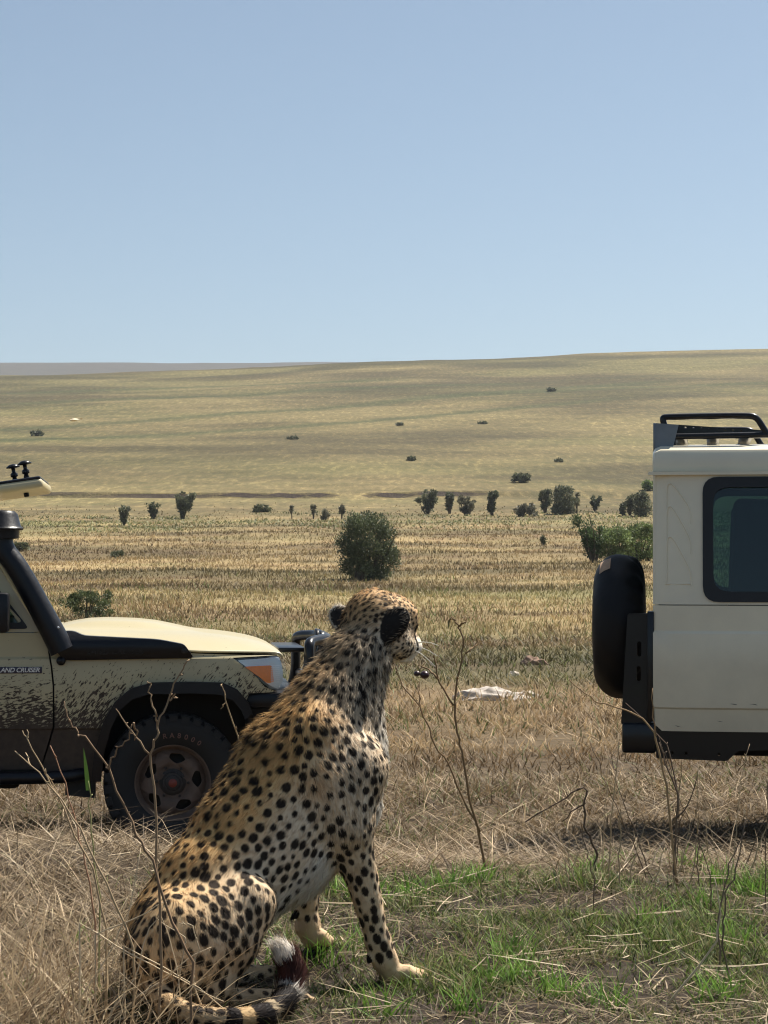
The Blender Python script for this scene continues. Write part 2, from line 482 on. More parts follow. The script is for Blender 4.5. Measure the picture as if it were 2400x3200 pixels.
    # far (left) foreleg
    lb = 0.115
    prim(Jm(1060, 2420, 0.09), Jm(1000, 2560, lb), 0.070, 0.058, 0.05, 1, 0.016, 'shoulder')
    prim(Jm(1000, 2575, lb), Jm(958, 2815, lb), 0.050, 0.027, 0.035, 1, 0.009, 'foreleg')
    prim(Jm(958, 2815, lb), Jm(962, 2895, lb), 0.028, 0.028, 0.02, 1, 0.008, 'foreleg')
    prim(Jm(962, 2895, lb), Jm(975, 2933, lb), 0.030, 0.028, 0.02, 1, 0.008, 'paw')
    for i, (x, y, dl) in enumerate([(1020, 2943, -0.028), (1030, 2940, -0.008), (1026, 2936, 0.012), (1010, 2932, 0.028)]):
        prim(Jm(978, 2930, lb + dl * 0.6), Jm((978 + x) / 2, 2926, lb + dl), 0.022, 0.018, 0.006, 1, 0.006, 'paw')
        prim(Jm((978 + x) / 2, 2926, lb + dl), Jm(x, y, lb + dl), 0.018, 0.0135, 0.006, 1, 0.005, 'paw')
    prim(Jm(928, 2855, lb), Jm(912, 2870, lb), 0.011, 0.006, 0.012, 1, 0.004, 'dark')
    # near hind leg: thigh, shank, foot laid flat
    lh = -0.135
    prim(Jm(575, 2905, -0.075), Jm(772, 2826, lh), 0.098, 0.062, 0.034, 1, 0.011, 'thigh', Jm(700, 3050, lh) - Jm(640, 2850, lh))
    prim(Jm(540, 2990, -0.08), Jm(690, 2925, lh), 0.105, 0.070, 0.045, 1, 0.013, 'thigh', Jm(700, 3050, lh) - Jm(640, 2850, lh))
    prim(Jm(778, 2825, lh), Jm(738, 2955, lh), 0.060, 0.050, 0.03, 1, 0.011, 'shank')
    prim(Jm(730, 2950, lh), Jm(690, 3085, lh), 0.050, 0.030, 0.03, 1, 0.010, 'shank')
    prim(Jm(640, 2960, lh), Jm(664, 3080, lh), 0.055, 0.030, 0.03, 1, 0.010, 'shank')
    prim(Jm(690, 3080, lh), Jm(650, 3118, lh), 0.032, 0.026, 0.025, 1, 0.008, 'foot')
    prim(Jm(650, 3118, lh), Jm(880, 3122, lh), 0.025, 0.024, 0.015, 1, 0.007, 'foot')
    for i, (x, y, dl) in enumerate([(985, 3134, -0.026), (1003, 3132, -0.008), (1003, 3126, 0.010), (985, 3122, 0.026)]):
        prim(Jm(880, 3122, lh + dl * 0.5), Jm(940, 3120, lh + dl), 0.022, 0.018, 0.012, 1, 0.006, 'foot')
        prim(Jm(940, 3120, lh + dl), Jm(x, y, lh + dl), 0.018, 0.013, 0.010, 1, 0.005, 'foot')
    # far hind leg
    lf = 0.13
    prim(Jm(560, 2890, 0.08), Jm(745, 2800, lf), 0.105, 0.062, 0.03, 1, 0.013, 'thigh')
    prim(Jm(745, 2800, lf), Jm(690, 3000, lf), 0.060, 0.035, 0.03, 1, 0.010, 'shank')
    prim(Jm(690, 3010, lf), Jm(730, 3045, lf), 0.032, 0.026, 0.02, 1, 0.008, 'foot')
    prim(Jm(730, 3045, lf), Jm(930, 3048, lf), 0.026, 0.024, 0.015, 1, 0.007, 'foot')
    for x, dl in [(1000, -0.026), (1016, -0.008), (1016, 0.010), (1000, 0.026)]:
        prim(Jm(930, 3048, lf + dl * 0.5), Jm(x, 3058, lf + dl), 0.021, 0.013, 0.012, 1, 0.006, 'foot')
    # tail: round the near flank along the ground, tip curled up
    tl = [(470, 3060, -0.06, .030), (520, 3140, -0.18, .026), (610, 3176, -0.27, .024), (720, 3186, -0.31, .0235), (820, 3174, -0.31, .025),
          (880, 3136, -0.29, .029), (905, 3085, -0.255, .031), (912, 3040, -0.25, .033), (898, 2998, -0.25, .031), (878, 2972, -0.25, .022)]
    for i in range(len(tl) - 1):
        a, b = tl[i], tl[i + 1]
        prim(Jm(*a[:3]), Jm(*b[:3]), a[3] * (1.0 if i < 5 else 0.86), b[3] * (1.0 if i < 4 else 0.86), 0.012, 1, 0.012 if i < 4 else 0.030, 'tail%d' % i)
build_prims()

def pdist(p, P):
    sq = P['sq']
    sc = np.array([1, sq, 1.0])
    a, b = P['a'] * sc, P['b'] * sc
    q = p * sc
    ab = b - a; L2 = ab.dot(ab) + 1e-12
    t = np.clip(((q - a) @ ab) / L2, 0, 1)
    d = np.linalg.norm(q - a - t[..., None] * ab, axis=-1)
    return d - (P['ra'] + (P['rb'] - P['ra']) * t)
def eardist(p, E):
    c, out, fwd, sd = E[:4]
    q = (p - c) / E[4]
    x, y, z = q @ sd, q @ fwd, q @ out - 0.028
    y2 = y - 10.0 * x * x - 3.0 * np.clip(z, 0, 1) ** 2 + 0.006
    e = np.sqrt((x / 0.033) ** 2 + (z / 0.053) ** 2)
    rim = (e - 1) * 0.036
    return np.maximum(rim, np.abs(y2) - 0.0055)
def smin(a, b, k):
    h = np.clip(0.5 + 0.5 * (b - a) / k, 0, 1)
    return b + (a - b) * h - k * h * (1 - h)

def cheetah_surface(vox=0.0042):
    pts = np.concatenate([np.stack([P['a'] - P['ra'], P['a'] + P['ra'], P['b'] - P['rb'], P['b'] + P['rb']]) for P in PR])
    lo, hi = pts.min(0) - 0.04, pts.max(0) + 0.06
    n = np.ceil((hi - lo) / vox).astype(int) + 1
    D = np.full(n, 0.2, np.float32)
    ax = [lo[i] + vox * np.arange(n[i]) for i in range(3)]
    def region(bl, bh):
        i0 = np.maximum(((bl - lo) / vox).astype(int), 0); i1 = np.minimum(((bh - lo) / vox).astype(int) + 2, n)
        sl = tuple(slice(i0[i], i1[i]) for i in range(3))
        g = np.stack(np.meshgrid(*[ax[i][sl[i]] for i in range(3)], indexing='ij'), -1)
        return sl, g
    for P in PR:
        m = max(P['ra'], P['rb']) + P['k'] + 3 * vox
        sl, g = region(np.minimum(P['a'], P['b']) - m, np.maximum(P['a'], P['b']) + m)
        D[sl] = smin(D[sl], pdist(g, P), P['k'])
    for E in EARS:
        sl, g = region(E[0] - 0.12, E[0] + 0.12)
        D[sl] = smin(D[sl], eardist(g, E), 0.010)
    # naive surface nets
    s = D < 0
    corners = [(i, j, k) for i in (0, 1) for j in (0, 1) for k in (0, 1)]
    def sub(A, o): return A[o[0]:A.shape[0] - 1 + o[0], o[1]:A.shape[1] - 1 + o[1], o[2]:A.shape[2] - 1 + o[2]]
    cnt = sum(sub(s, c).astype(np.int8) for c in corners)
    act = (cnt > 0) & (cnt < 8)
    idx = np.full(act.shape, -1, np.int64)
    cells = np.argwhere(act); idx[act] = np.arange(len(cells))
    acc = np.zeros((len(cells), 3)); num = np.zeros(len(cells))
    val = {c: D[cells[:, 0] + c[0], cells[:, 1] + c[1], cells[:, 2] + c[2]] for c in corners}
    for c in corners:
        for axis in range(3):
            if c[axis]: continue
            e = list(c); e[axis] = 1; e = tuple(e)
            va, vb = val[c], val[e]
            cr = (va < 0) != (vb < 0)
            t = np.where(cr, va / (va - vb + 1e-20), 0)
            p = np.repeat(np.array(c, float)[None], len(cells), 0); p[:, axis] = t
            acc += np.where(cr[:, None], p, 0); num += cr
    V = lo + (cells + acc / num[:, None]) * vox
    Q = []
    for axis in range(3):
        o1, o2 = [a for a in range(3) if a != axis]
        A = np.moveaxis(s, axis, 0)
        cr = A[:-1] != A[1:]
        cr = np.moveaxis(cr, 0, axis)
        e = np.argwhere(cr)
        e = e[(e[:, o1] > 0) & (e[:, o2] > 0) & (e[:, o1] < act.shape[o1]) & (e[:, o2] < act.shape[o2])]
        ins = s[e[:, 0], e[:, 1], e[:, 2]]
        d1 = np.zeros(3, int); d1[o1] = 1; d2 = np.zeros(3, int); d2[o2] = 1
        g = lambda c: idx[c[:, 0], c[:, 1], c[:, 2]]
        q = np.stack([g(e), g(e - d1), g(e - d1 - d2), g(e - d2)], 1)
        flip = ins if axis != 1 else ~ins
        q[~flip] = q[~flip][:, ::-1]
        Q.append(q)
    return V, np.concatenate(Q)

def vnormals(V, Q):
    fn = np.cross(V[Q[:, 2]] - V[Q[:, 0]], V[Q[:, 3]] - V[Q[:, 1]])
    N = np.zeros_like(V)
    for i in range(4): np.add.at(N, Q[:, i], fn)
    return N / (np.linalg.norm(N, axis=1)[:, None] + 1e-12)

def make_cheetah():
    rng = np.random.default_rng(5)
    V, Q = cheetah_surface()
    N = vnormals(V, Q)
    # light smoothing
    for _ in range(2):
        A = np.zeros_like(V); c = np.zeros(len(V))
        for i in range(4):
            j = (i + 1) % 4
            np.add.at(A, Q[:, i], V[Q[:, j]]); np.add.at(c, Q[:, i], 1)
        V = 0.5 * V + 0.5 * A / c[:, None]
    N = vnormals(V, Q)
    nv = len(V)
    DM = np.stack([pdist(V, P) for P in PR], 1)
    W = np.exp(-np.clip(DM - DM.min(1, keepdims=True), 0, 1) / 0.012); W /= W.sum(1, keepdims=True)
    flow = W @ np.stack([P['f'] for P in PR]); fur = W @ np.array([P['fur'] for P in PR])
    tags = [P['tag'] for P in PR]
    def wt(*names): return W @ np.array([1.0 if t in names else 0.0 for t in tags])
    earleft = np.zeros(nv); ear = np.zeros(nv); earside = np.zeros(nv); eartip = np.zeros(nv)
    for E in EARS:
        d = eardist(V, E); q = V - E[0]
        w = sstep(0.006, 0.0, d) * sstep(-0.012, 0.004, q @ E[1])
        ear = np.maximum(ear, w)
        earleft = np.where(w > 0.3, 1.0 if E is EARS[1] else 0.0, earleft)
        earside = np.where(w > 0.3, (N @ E[2]), earside)
        e = np.sqrt(((q @ E[3]) / (0.033 * E[4])) ** 2 + ((q @ E[1] - 0.028 * E[4]) / (0.053 * E[4])) ** 2)
        eartip = np.where(w > 0.3, e, eartip)
    # coat colours
    tawny, pale, white = np.array([0.72, 0.45, 0.19]), np.array([0.76, 0.615, 0.44]), np.array([0.87, 0.82, 0.74])
    up = N[:, 2]
    # how dorsal a place is: distance behind the trunk axis
    spine = np.stack([Jm(*p) for p in [(1158, 1965), (1088, 2075), (1022, 2205), (988, 2350), (905, 2490), (800, 2625), (660, 2785), (560, 2925)]])
    best = np.full(nv, 9.0); dors = np.zeros(nv)
    for i in range(len(spine) - 1):
        a, b = spine[i], spine[i + 1]; ab = b - a
        t = np.clip((V - a) @ ab / ab.dot(ab), 0, 1); q = V - a - t[:, None] * ab
        d = np.linalg.norm(q, axis=1)
        dv = np.cross(ab, np.array([0, 1.0, 0])); dv /= np.linalg.norm(dv)
        if dv[0] > 0: dv = -dv
        k = d < best
        best = np.where(k, d, best); dors = np.where(k, (q @ dv) / 0.14, dors)
    n1 = fbm(V[:, 0] * 14 + V[:, 1] * 9, V[:, 2] * 14 + V[:, 1] * 7, 21)
    dorsal = sstep(0.0, 1.0, dors + 0.25 * (n1 - 0.5))
    C = pale[None] * (1 - dorsal[:, None]) + tawny[None] * dorsal[:, None]
    leg = np.clip(wt('thigh', 'shank', 'foot', 'foreleg', 'paw'), 0, 1)[:, None]
    C = C * (1 - 0.6 * leg) + np.array([0.66, 0.48, 0.29]) * 0.6 * leg
    pw = np.clip(wt('paw', 'foot'), 0, 1)[:, None]
    C = C * (1 - 0.6 * pw) + np.array([0.42, 0.29, 0.165]) * 0.6 * pw
    wb = np.clip(wt('belly', 'throat', 'chin', 'muzzle') + 0.75 * wt('chest'), 0, 1)
    wb = wb * sstep(0.30, -0.35, dors)
    vent = sstep(-0.35, -0.95, dors) * (1 - leg[:, 0])
    wb = np.clip(np.maximum(wb, 0.8 * vent * wt('body', 'belly', 'chest')), 0, 1)[:, None]
    C = C * (1 - wb) + white * wb
    nk = (wt('neck', 'throat') * sstep(0.45, -0.1, dors))[:, None]
    C = C * (1 - 0.5 * nk) + np.array([0.80, 0.70, 0.56]) * 0.5 * nk
    hd = np.clip(wt('head', 'face'), 0, 1)[:, None]
    C = C * (1 - 0.6 * hd) + np.array([0.64, 0.38, 0.15]) * 0.6 * hd
    ck = np.clip(wt('cheek'), 0, 1)[:, None]
    C = C * (1 - 0.7 * ck) + np.array([0.72, 0.62, 0.48]) * 0.7 * ck
    C *= (0.88 + 0.24 * fbm(V[:, 0] * 40, V[:, 2] * 40 + V[:, 1] * 30, 31))[:, None]
    # spots: blue-noise centres over the skin, radius and spacing by region
    neckw, headw = wt('neck', 'throat'), wt('head', 'cheek', 'face', 'muzzle', 'chin', 'nose')
    lowleg = wt('foreleg', 'foot', 'paw')
    srad = 0.0103 - 0.0014 * neckw - 0.0054 * headw - 0.0010 * lowleg + 0.0004 * wt('thigh', 'shank')
    space = 0.0254 - 0.0040 * neckw - 0.0145 * headw - 0.002 * lowleg
    nosp = np.clip(wt('muzzle', 'chin', 'nose', 'paw', 'dark') + ear * 2 + 0.9 * wt('belly') * sstep(0.0, -0.8, dors) + sum(wt('tail%d' % i) for i in range(4, 9)) * 1.0, 0, 1)
    order = rng.permutation(nv)
    order = order[nosp[order] < 0.45][:60000]
    cell = 0.06; grid = {}
    cents = []
    for i in order:
        p = V[i]; key = (int(p[0] // cell), int(p[1] // cell), int(p[2] // cell)); ok = True
        for a in (-1, 0, 1):
            for b in (-1, 0, 1):
                for c in (-1, 0, 1):
                    for j in grid.get((key[0] + a, key[1] + b, key[2] + c), ()):
                        if (p[0] - V[j][0]) ** 2 + (p[1] - V[j][1]) ** 2 + (p[2] - V[j][2]) ** 2 < space[i] ** 2: ok = False; break
                    if not ok: break
                if not ok: break
            if not ok: break
        if ok:
            grid.setdefault(key, []).append(i); cents.append(i)
    def spotmask(P_, seed=0):
        """0..1 blackness of the coat at points P_"""
        out = np.zeros(len(P_))
        wob = 0.22 * (fbm(P_[:, 0] * 60 + P_[:, 1] * 40, P_[:, 2] * 90 - P_[:, 1] * 60, 77, 2) - 0.5)
        cellp = np.floor(P_ / 0.03).astype(int)
        okey = (cellp[:, 0] + 500) * 1000000 + (cellp[:, 1] + 500) * 1000 + cellp[:, 2] + 500
        ordr = np.argsort(okey, kind='stable'); sk = okey[ordr]
        for i in cents:
            c = np.floor(V[i] / 0.03).astype(int)
            r0 = srad[i] * (0.62 + 0.62 * SPR[i])
            fl = FL[i]
            cand = []
            for a in (-1, 0, 1):
                for b in (-1, 0, 1):
                    k0 = (c[0] + a + 500) * 1000000 + (c[1] + b + 500) * 1000 + c[2] - 1 + 500
                    s0, s1 = np.searchsorted(sk, k0), np.searchsorted(sk, k0 + 2, 'right')
                    if s1 > s0: cand.append(ordr[s0:s1])
            if not cand: continue
            cand = np.concatenate(cand)
            q = P_[cand] - V[i]
            al = q @ fl
            dd = np.sqrt(np.maximum((q * q).sum(1) - al * al, 0) + (al / STR[i]) ** 2) / r0
            out[cand] = np.maximum(out[cand], np.clip((1.12 - dd + wob[cand]) / 0.24, 0, 1))
        return out
    SPR = rng.random(nv)
    FL = flow - N * (flow * N).sum(1)[:, None]; FL /= np.linalg.norm(FL, axis=1)[:, None] + 1e-9
    STR = 1.0 + 0.30 * wt('thigh', 'shank', 'foreleg') + 0.25 * rng.random(nv)
    black = np.array([0.014, 0.010, 0.009])
    def tailband(P_, c):
        tl = [P for P in PR if P['tag'].startswith('tail')]
        Ls = [np.linalg.norm(P['b'] - P['a']) for P in tl]; cum = np.concatenate([[0], np.cumsum(Ls)])
        d = np.stack([pdist(P_, P) for P in tl], 1); k = d.argmin(1)
        s = np.zeros(len(P_))
        for i, P in enumerate(tl):
            ab = P['b'] - P['a']; t = np.clip((P_ - P['a']) @ ab / ab.dot(ab), 0, 1)
            s = np.where(k == i, cum[i] + t * Ls[i], s)
        e = cum[-1] - s          # distance from the tip
        cc = c.copy()
        bands = [(0.0, 0.022, (0.72, 0.66, 0.58)), (0.022, 0.098, (0.060, 0.022, 0.018)), (0.098, 0.122, (0.62, 0.56, 0.48)), (0.122, 0.20, tuple(black)),
                 (0.20, 0.222, (0.36, 0.28, 0.18)), (0.222, 0.275, tuple(black)), (0.275, 0.315, (0.42, 0.29, 0.15)), (0.315, 0.345, tuple(black))]
        for lo_, hi_, bc in bands:
            m = (e >= lo_) & (e < hi_); cc[m] = bc
        return cc
    tw_ = np.clip(sum(wt('tail%d' % i) for i in range(4)), 0, 1)[:, None]
    C = C * (1 - 0.8 * tw_) + np.array([0.44, 0.30, 0.155]) * 0.8 * tw_
    tailw = sum(wt('tail%d' % i) for i in range(9))
    # the dark ends of the ear backs, pale rims, nose and tear line
    hc0_, hF_, hL_, hU_ = HEADFRAME
    def shade(P_, base, idxs):
        c = base.copy()
        m = spotmask(P_)[:, None] * 0.97
        c = c * (1 - m) + black * m
        tw = tailw[idxs] > 0.6
        if tw.any(): c[tw] = tailband(P_[tw], c[tw])
        e = ear[idxs] > 0.45
        c[e & (earside[idxs] < 0.25)] = (0.028, 0.024, 0.021)
        c[e & (earside[idxs] >= 0.25)] = (0.45, 0.36, 0.25)
        rim = e & (eartip[idxs] > 0.80) & (earleft[idxs] > 0.5)
        c[rim] = (0.66, 0.60, 0.50)
        for s_ in (-1, 1):
            a_ = hc0_ + 1.07 * (hF_ * 0.080 + hL_ * s_ * 0.036 + hU_ * 0.004); b_ = hc0_ + 1.07 * (hF_ * 0.112 + hL_ * s_ * 0.034 + hU_ * -0.048)
            ab_ = b_ - a_; t_ = np.clip((P_ - a_) @ ab_ / ab_.dot(ab_), 0, 1)
            dd_ = np.linalg.norm(P_ - a_ - t_[:, None] * ab_, axis=1)
            c[(dd_ < 0.0085) | (np.linalg.norm(P_ - a_, axis=1) < 0.018)] = black
        dk = wt_dark[idxs] > 0.5
        c[dk] = black
        return c
    wt_dark = np.clip(wt('dark', 'nose'), 0, 1)
    Cs = shade(V, C, np.arange(nv))
    # world space
    def tow(p): return CH_B + p[:, :1] * CH_F + p[:, 1:2] * CH_L + p[:, 2:3] * np.array([0, 0, 1.0])
    def tod(p): return p[:, :1] * CH_F + p[:, 1:2] * CH_L + p[:, 2:3] * np.array([0, 0, 1.0])
    base = CH_B.copy(); base[2] = tow(V)[:, 2].min()
    root = empty('cheetah', base, 'spotted cheetah sitting upright with its back turned, looking away over the plain', 'cheetah')
    skinm = leafy('cheetah_skin', 0.0, 0.8, 0.1)
    body = link('body', np_mesh('body', tow(V) - base, Q, col=Cs, smooth=True), skinm, root)
    # fur: short blades lying along the coat
    fn = np.cross(V[Q[:, 2]] - V[Q[:, 0]], V[Q[:, 3]] - V[Q[:, 1]]); area = 0.5 * np.linalg.norm(fn, axis=1)
    qi = rng.choice(len(Q), 190000, p=area / area.sum())
    wv = rng.dirichlet((1, 1, 1, 1), len(qi))
    vi = Q[qi, wv.argmax(1)]
    P0 = sum(V[Q[qi, k]] * wv[:, k:k + 1] for k in range(4))
    n_ = N[vi]; fl = FL[vi]
    L = fur[vi] * (0.65 + 0.7 * rng.random(len(qi)))
    L *= 1 + 0.45 * sstep(0.6, 1.0, dors[vi]) * wt('neck', 'body', 'ridge')[vi]
    e_ = ear[vi] > 0.45
    L[e_] = 0.006
    rimh = e_ & (eartip[vi] > 0.84); L[rimh] = 0.013
    keep = L > 0.002
    P0, n_, fl, L, vi, qi = [a[keep] for a in (P0, n_, fl, L, vi, qi)]
    jit = rng.normal(size=(len(L), 3)) * (0.14 + 0.16 * wt('ridge', 'neck', 'belly')[vi])[:, None]
    # clumping: hairs of one lock lean the same way
    lk = np.floor(P0 / 0.012).astype(int); hk = (lk[:, 0] * 73856093 ^ lk[:, 1] * 19349663 ^ lk[:, 2] * 83492791) & 0xffff
    lt = np.random.default_rng(3).normal(size=(65536, 3)) * 0.16
    rise = 0.22 + 0.46 * wt('ridge', 'neck')[vi]
    d = fl + n_ * rise[:, None] + jit + lt[hk]; d /= np.linalg.norm(d, axis=1)[:, None]
    # keep every hair outside the skin
    ins = (d * n_).sum(1); d += n_ * np.clip(0.15 - ins, 0, 1)[:, None]; d /= np.linalg.norm(d, axis=1)[:, None]
    bend = fl * 0.25 - n_ * 0.10 + np.array([0, 0, -0.08])
    side = np.cross(d, n_ + rng.normal(size=n_.shape) * 0.5); side /= np.linalg.norm(side, axis=1)[:, None] + 1e-9
    hc = shade(P0 + d * (L * 0.45)[:, None] - n_ * ((d * n_).sum(1) * L * 0.45)[:, None], C[vi], vi)
    fz = (e_[keep] & (eartip[vi] > 0.84) & (rng.random(len(L)) < 0.45))[:, None]
    hc = np.where(fz, np.array([0.42, 0.34, 0.25]), hc)
    var = (0.80 + 0.42 * rng.random(len(L)))[:, None]
    hc = np.clip(hc * var, 0, 1)
    drk = (rng.random(len(L)) < 0.10 * wt('ridge', 'neck', 'head')[vi])[:, None]
    hc = np.where(drk, hc * 0.25, hc)
    w = 0.0011 + 0.0010 * rng.random(len(L))
    Vv, Qq, Tt, Cc = ribbons(tow(P0 - n_ * 0.001), tod(d), tod(bend), L, w, tod(side), hc * 0.92, 2, np.clip(hc * 1.12, 0, 1), 1.6)
    fm = np_mesh('fur', Vv - base, Qq, Tt, Cc, smooth=True)
    nn = np.repeat(tod(n_ * 0.85 + d * 0.15 + rng.normal(size=n_.shape) * 0.16), 5, 0)
    nn /= np.linalg.norm(nn, axis=1)[:, None]
    fm.normals_split_custom_set_from_vertices(nn.tolist())
    furm = leafy('cheetah_fur', 0.28, 0.62, 0.22)
    fo = link('fur', fm, furm, root); fo['kind'] = 'stuff'
    # eyes, whiskers, claws
    hc0, hF, hL, hU = HEADFRAME
    for s in (-1, 1):
        c = tow((hc0 + hF * 0.083 + hL * s * 0.034 + hU * 0.006)[None])[0]
        bm = bmesh.new(); bmesh.ops.create_uvsphere(bm, u_segments=16, v_segments=10, radius=0.0135)
        me = bpy.data.meshes.new('eye'); bm.to_mesh(me); bm.free()
        for p in me.polygons: p.use_smooth = True
        o = link('eye', me, EYE_M, root); o.location = c - base
        sets = []
        for i in range(9):
            a = hc0 + hF * (0.105 + 0.008 * (i % 3)) + hL * s * 0.034 + hU * (-0.036 - 0.009 * (i // 3))
            dr = hL * s * 0.9 + hF * (0.25 - 0.2 * (i % 3)) + hU * (0.25 - 0.25 * (i // 3)); dr /= np.linalg.norm(dr)
            pts = [a + dr * t * 0.075 - np.array([0, 0, 0.022]) * t * t for t in (0, 0.35, 0.7, 1)]
            sets.append(tube_set(tow(np.array(pts)) - base, [0.0009, 0.0008, 0.0006, 0.0003], 4, (0.8, 0.78, 0.72)))
        link('whiskers', np_mesh('whiskers', *merge_sets(sets)), leafy('whisker', 0.2), root)
    for P in PR:
        if P['tag'] in ('paw', 'foot') and P['rb'] < 0.014:
            dd = P['b'] - P['a']; dd /= np.linalg.norm(dd)
            a = P['b'] + dd * P['rb'] * 0.6
            tp = a + dd * 0.014 - np.array([0, 0, 0.006])
            link('claw', np_mesh('claw', *tube_set(tow(np.array([a, (a + tp) / 2 + [0, 0, 0.002], tp])) - base, [0.0035, 0.003, 0.0006], 6, (0.05, 0.04, 0.035))), CLAW_M, root)
    return tow(V)
EYE_M = plain('eye_amber', (0.03, 0.016, 0.008), 0.08, spec=0.7)
CLAW_M = plain('claw_horn', (0.05, 0.04, 0.035), 0.4)
CH_V = make_cheetah()
print('cheetah low points', CH_V[:, 2].min())

# ------------------------------------------------------------------ vehicles
def paint(name, col, mud=None):
    m, n, l, b = mat_new(name)
    b.inputs['Roughness'].default_value = 0.32
    b.inputs['Coat Weight'].default_value = 0.35
    b.inputs['Coat Roughness'].default_value = 0.12
    tc = n.new('ShaderNodeTexCoord'); sep = n.new('ShaderNodeSeparateXYZ'); l.new(tc.outputs['Object'], sep.inputs[0])
    def noise(scale, stretch=(1, 1, 1), rot=0.0, detail=4, rough=0.6):
        mp = n.new('ShaderNodeMapping'); mp.vector_type = 'TEXTURE'
        mp.inputs['Rotation'].default_value = (0, rot, 0); mp.inputs['Scale'].default_value = stretch
        l.new(tc.outputs['Object'], mp.inputs[0])
        z = n.new('ShaderNodeTexNoise'); z.inputs['Scale'].default_value = scale; z.inputs['Detail'].default_value = detail
        z.inputs['Roughness'].default_value = rough
        l.new(mp.outputs[0], z.inputs[0]); return z.outputs['Fac']
    def rng(src, a, c, lo=0.0, hi=1.0):
        r = n.new('ShaderNodeMapRange'); r.inputs[1].default_value = a; r.inputs[2].default_value = c
        r.inputs[3].default_value = lo; r.inputs[4].default_value = hi; l.new(src, r.inputs[0]); return r.outputs[0]
    def math_(op, a, c):
        x = n.new('ShaderNodeMath'); x.operation = op; x.use_clamp = False
        for i, v in enumerate((a, c)):
            if isinstance(v, (int, float)): x.inputs[i].default_value = v
            else: l.new(v, x.inputs[i])
        return x.outputs[0]
    def mix(f, a, c):
        x = n.new('ShaderNodeMix'); x.data_type = 'RGBA'; l.new(f, x.inputs[0])
        for i, v in ((6, a), (7, c)):
            if isinstance(v, tuple): x.inputs[i].default_value = (*v, 1)
            else: l.new(v, x.inputs[i])
        return x.outputs[2]
    dust = noise(3.0, detail=8)
    c = mix(rng(dust, 0.3, 0.75), col, tuple(k * 0.86 + 0.02 for k in col))
    # fine dust film lower down
    low = rng(sep.outputs[2], 1.25, 0.6)
    c = mix(math_('MULTIPLY', low, rng(dust, 0.25, 0.8, 0.12, 0.5)), c, (0.50, 0.40, 0.27))
    rough = rng(dust, 0.2, 0.8, 0.25, 0.5)
    if mud:
        zs = math_('ADD', sep.outputs[2], math_('MULTIPLY', math_('SUBTRACT', noise(4, detail=5), 0.5), 0.22))
        s1 = noise(52, (0.5, 1, 1.7), R(38), 4, 0.6)
        s2 = noise(60, (1.7, 1, 0.6), R(-12), 4, 0.6)
        sel = rng(sep.outputs[0], -0.66, -0.62)
        st = n.new('ShaderNodeMix'); st.data_type = 'FLOAT'; l.new(sel, st.inputs[0]); l.new(s2, st.inputs[2]); l.new(s1, st.inputs[3])
        th = rng(zs, 0.70, 1.16, 0.38, 0.70)
        blob = rng(math_('SUBTRACT', st.outputs[0], th), -0.01, 0.05)
        solid = rng(zs, 0.735, 0.70)
        mask = math_('MAXIMUM', blob, solid)
        mudc = mix(noise(30), (0.036, 0.025, 0.018), (0.095, 0.066, 0.046))
        c = mix(mask, c, mudc)
        rr = n.new('ShaderNodeMix'); rr.data_type = 'FLOAT'; l.new(mask, rr.inputs[0]); l.new(rough, rr.inputs[2]); rr.inputs[3].default_value = 0.9
        rough = rr.outputs[0]
        cw = n.new('ShaderNodeMapRange'); cw.inputs[3].default_value = 0.35; cw.inputs[4].default_value = 0.0
        l.new(mask, cw.inputs[0]); l.new(cw.outputs[0], b.inputs['Coat Weight'])
    else:
        # a few dry scrape marks and splashes low on the panel
        s1 = noise(16, (3.2, 1, 0.5), R(8), 3, 0.55)
        th = rng(sep.outputs[2], 0.6, 1.15, 0.655, 0.80)
        c = mix(rng(math_('SUBTRACT', s1, th), 0.0, 0.02), c, (0.12, 0.10, 0.08))
    l.new(c, b.inputs['Base Color']); l.new(rough, b.inputs['Roughness'])
    return m

BLACK_PLASTIC = plain('black_plastic', (0.006, 0.0065, 0.010), 0.36, spec=0.35, noise=0.3, nscale=60, bump=0.08)
RUBBER = plain('tyre_rubber', (0.011, 0.0105, 0.0105), 0.7, noise=0.45, nscale=25, bump=0.15)
SEAL = plain('window_rubber', (0.010, 0.010, 0.012), 0.5)
STEEL = plain('black_steel', (0.007, 0.007, 0.009), 0.30, metal=0.0, spec=0.35, coat=0.12)
GREYST = plain('galvanised_plate', (0.20, 0.22, 0.24), 0.45, metal=0.6, noise=0.25, nscale=15)
UNDER = plain('underbody_grime', (0.022, 0.018, 0.015), 0.9, noise=0.4, nscale=12)
RIMM = plain('rusty_steel_rim', (0.15, 0.105, 0.08), 0.7, metal=0.25, noise=0.55, nscale=18, bump=0.2)
HUBM = plain('hub_grime', (0.05, 0.042, 0.038), 0.7, metal=0.3, noise=0.4, nscale=30)
REDCAP = plain('red_hub_cap', (0.20, 0.035, 0.02), 0.5, noise=0.3, nscale=50)
LETTER_T = plain('faded_tyre_lettering', (0.17, 0.09, 0.07), 0.8, noise=0.3, nscale=60)
SILVER = plain('badge_silver', (0.75, 0.76, 0.80), 0.25, metal=0.6)
BADGEBG = plain('badge_dark', (0.03, 0.025, 0.05), 0.4)
AMBER = plain('amber_lens', (0.85, 0.20, 0.012), 0.15, spec=0.6, coat=0.5, noise=0.2, nscale=60)
CHROME = plain('reflector', (0.75, 0.76, 0.78), 0.25, metal=0.35)
SEAT = plain('seat_cloth', (0.045, 0.055, 0.065), 0.85, noise=0.3, nscale=30)
COVER = plain('wheel_cover_vinyl', (0.007, 0.006, 0.0065), 0.6, spec=0.3, noise=0.6, nscale=5, bump=0.9)
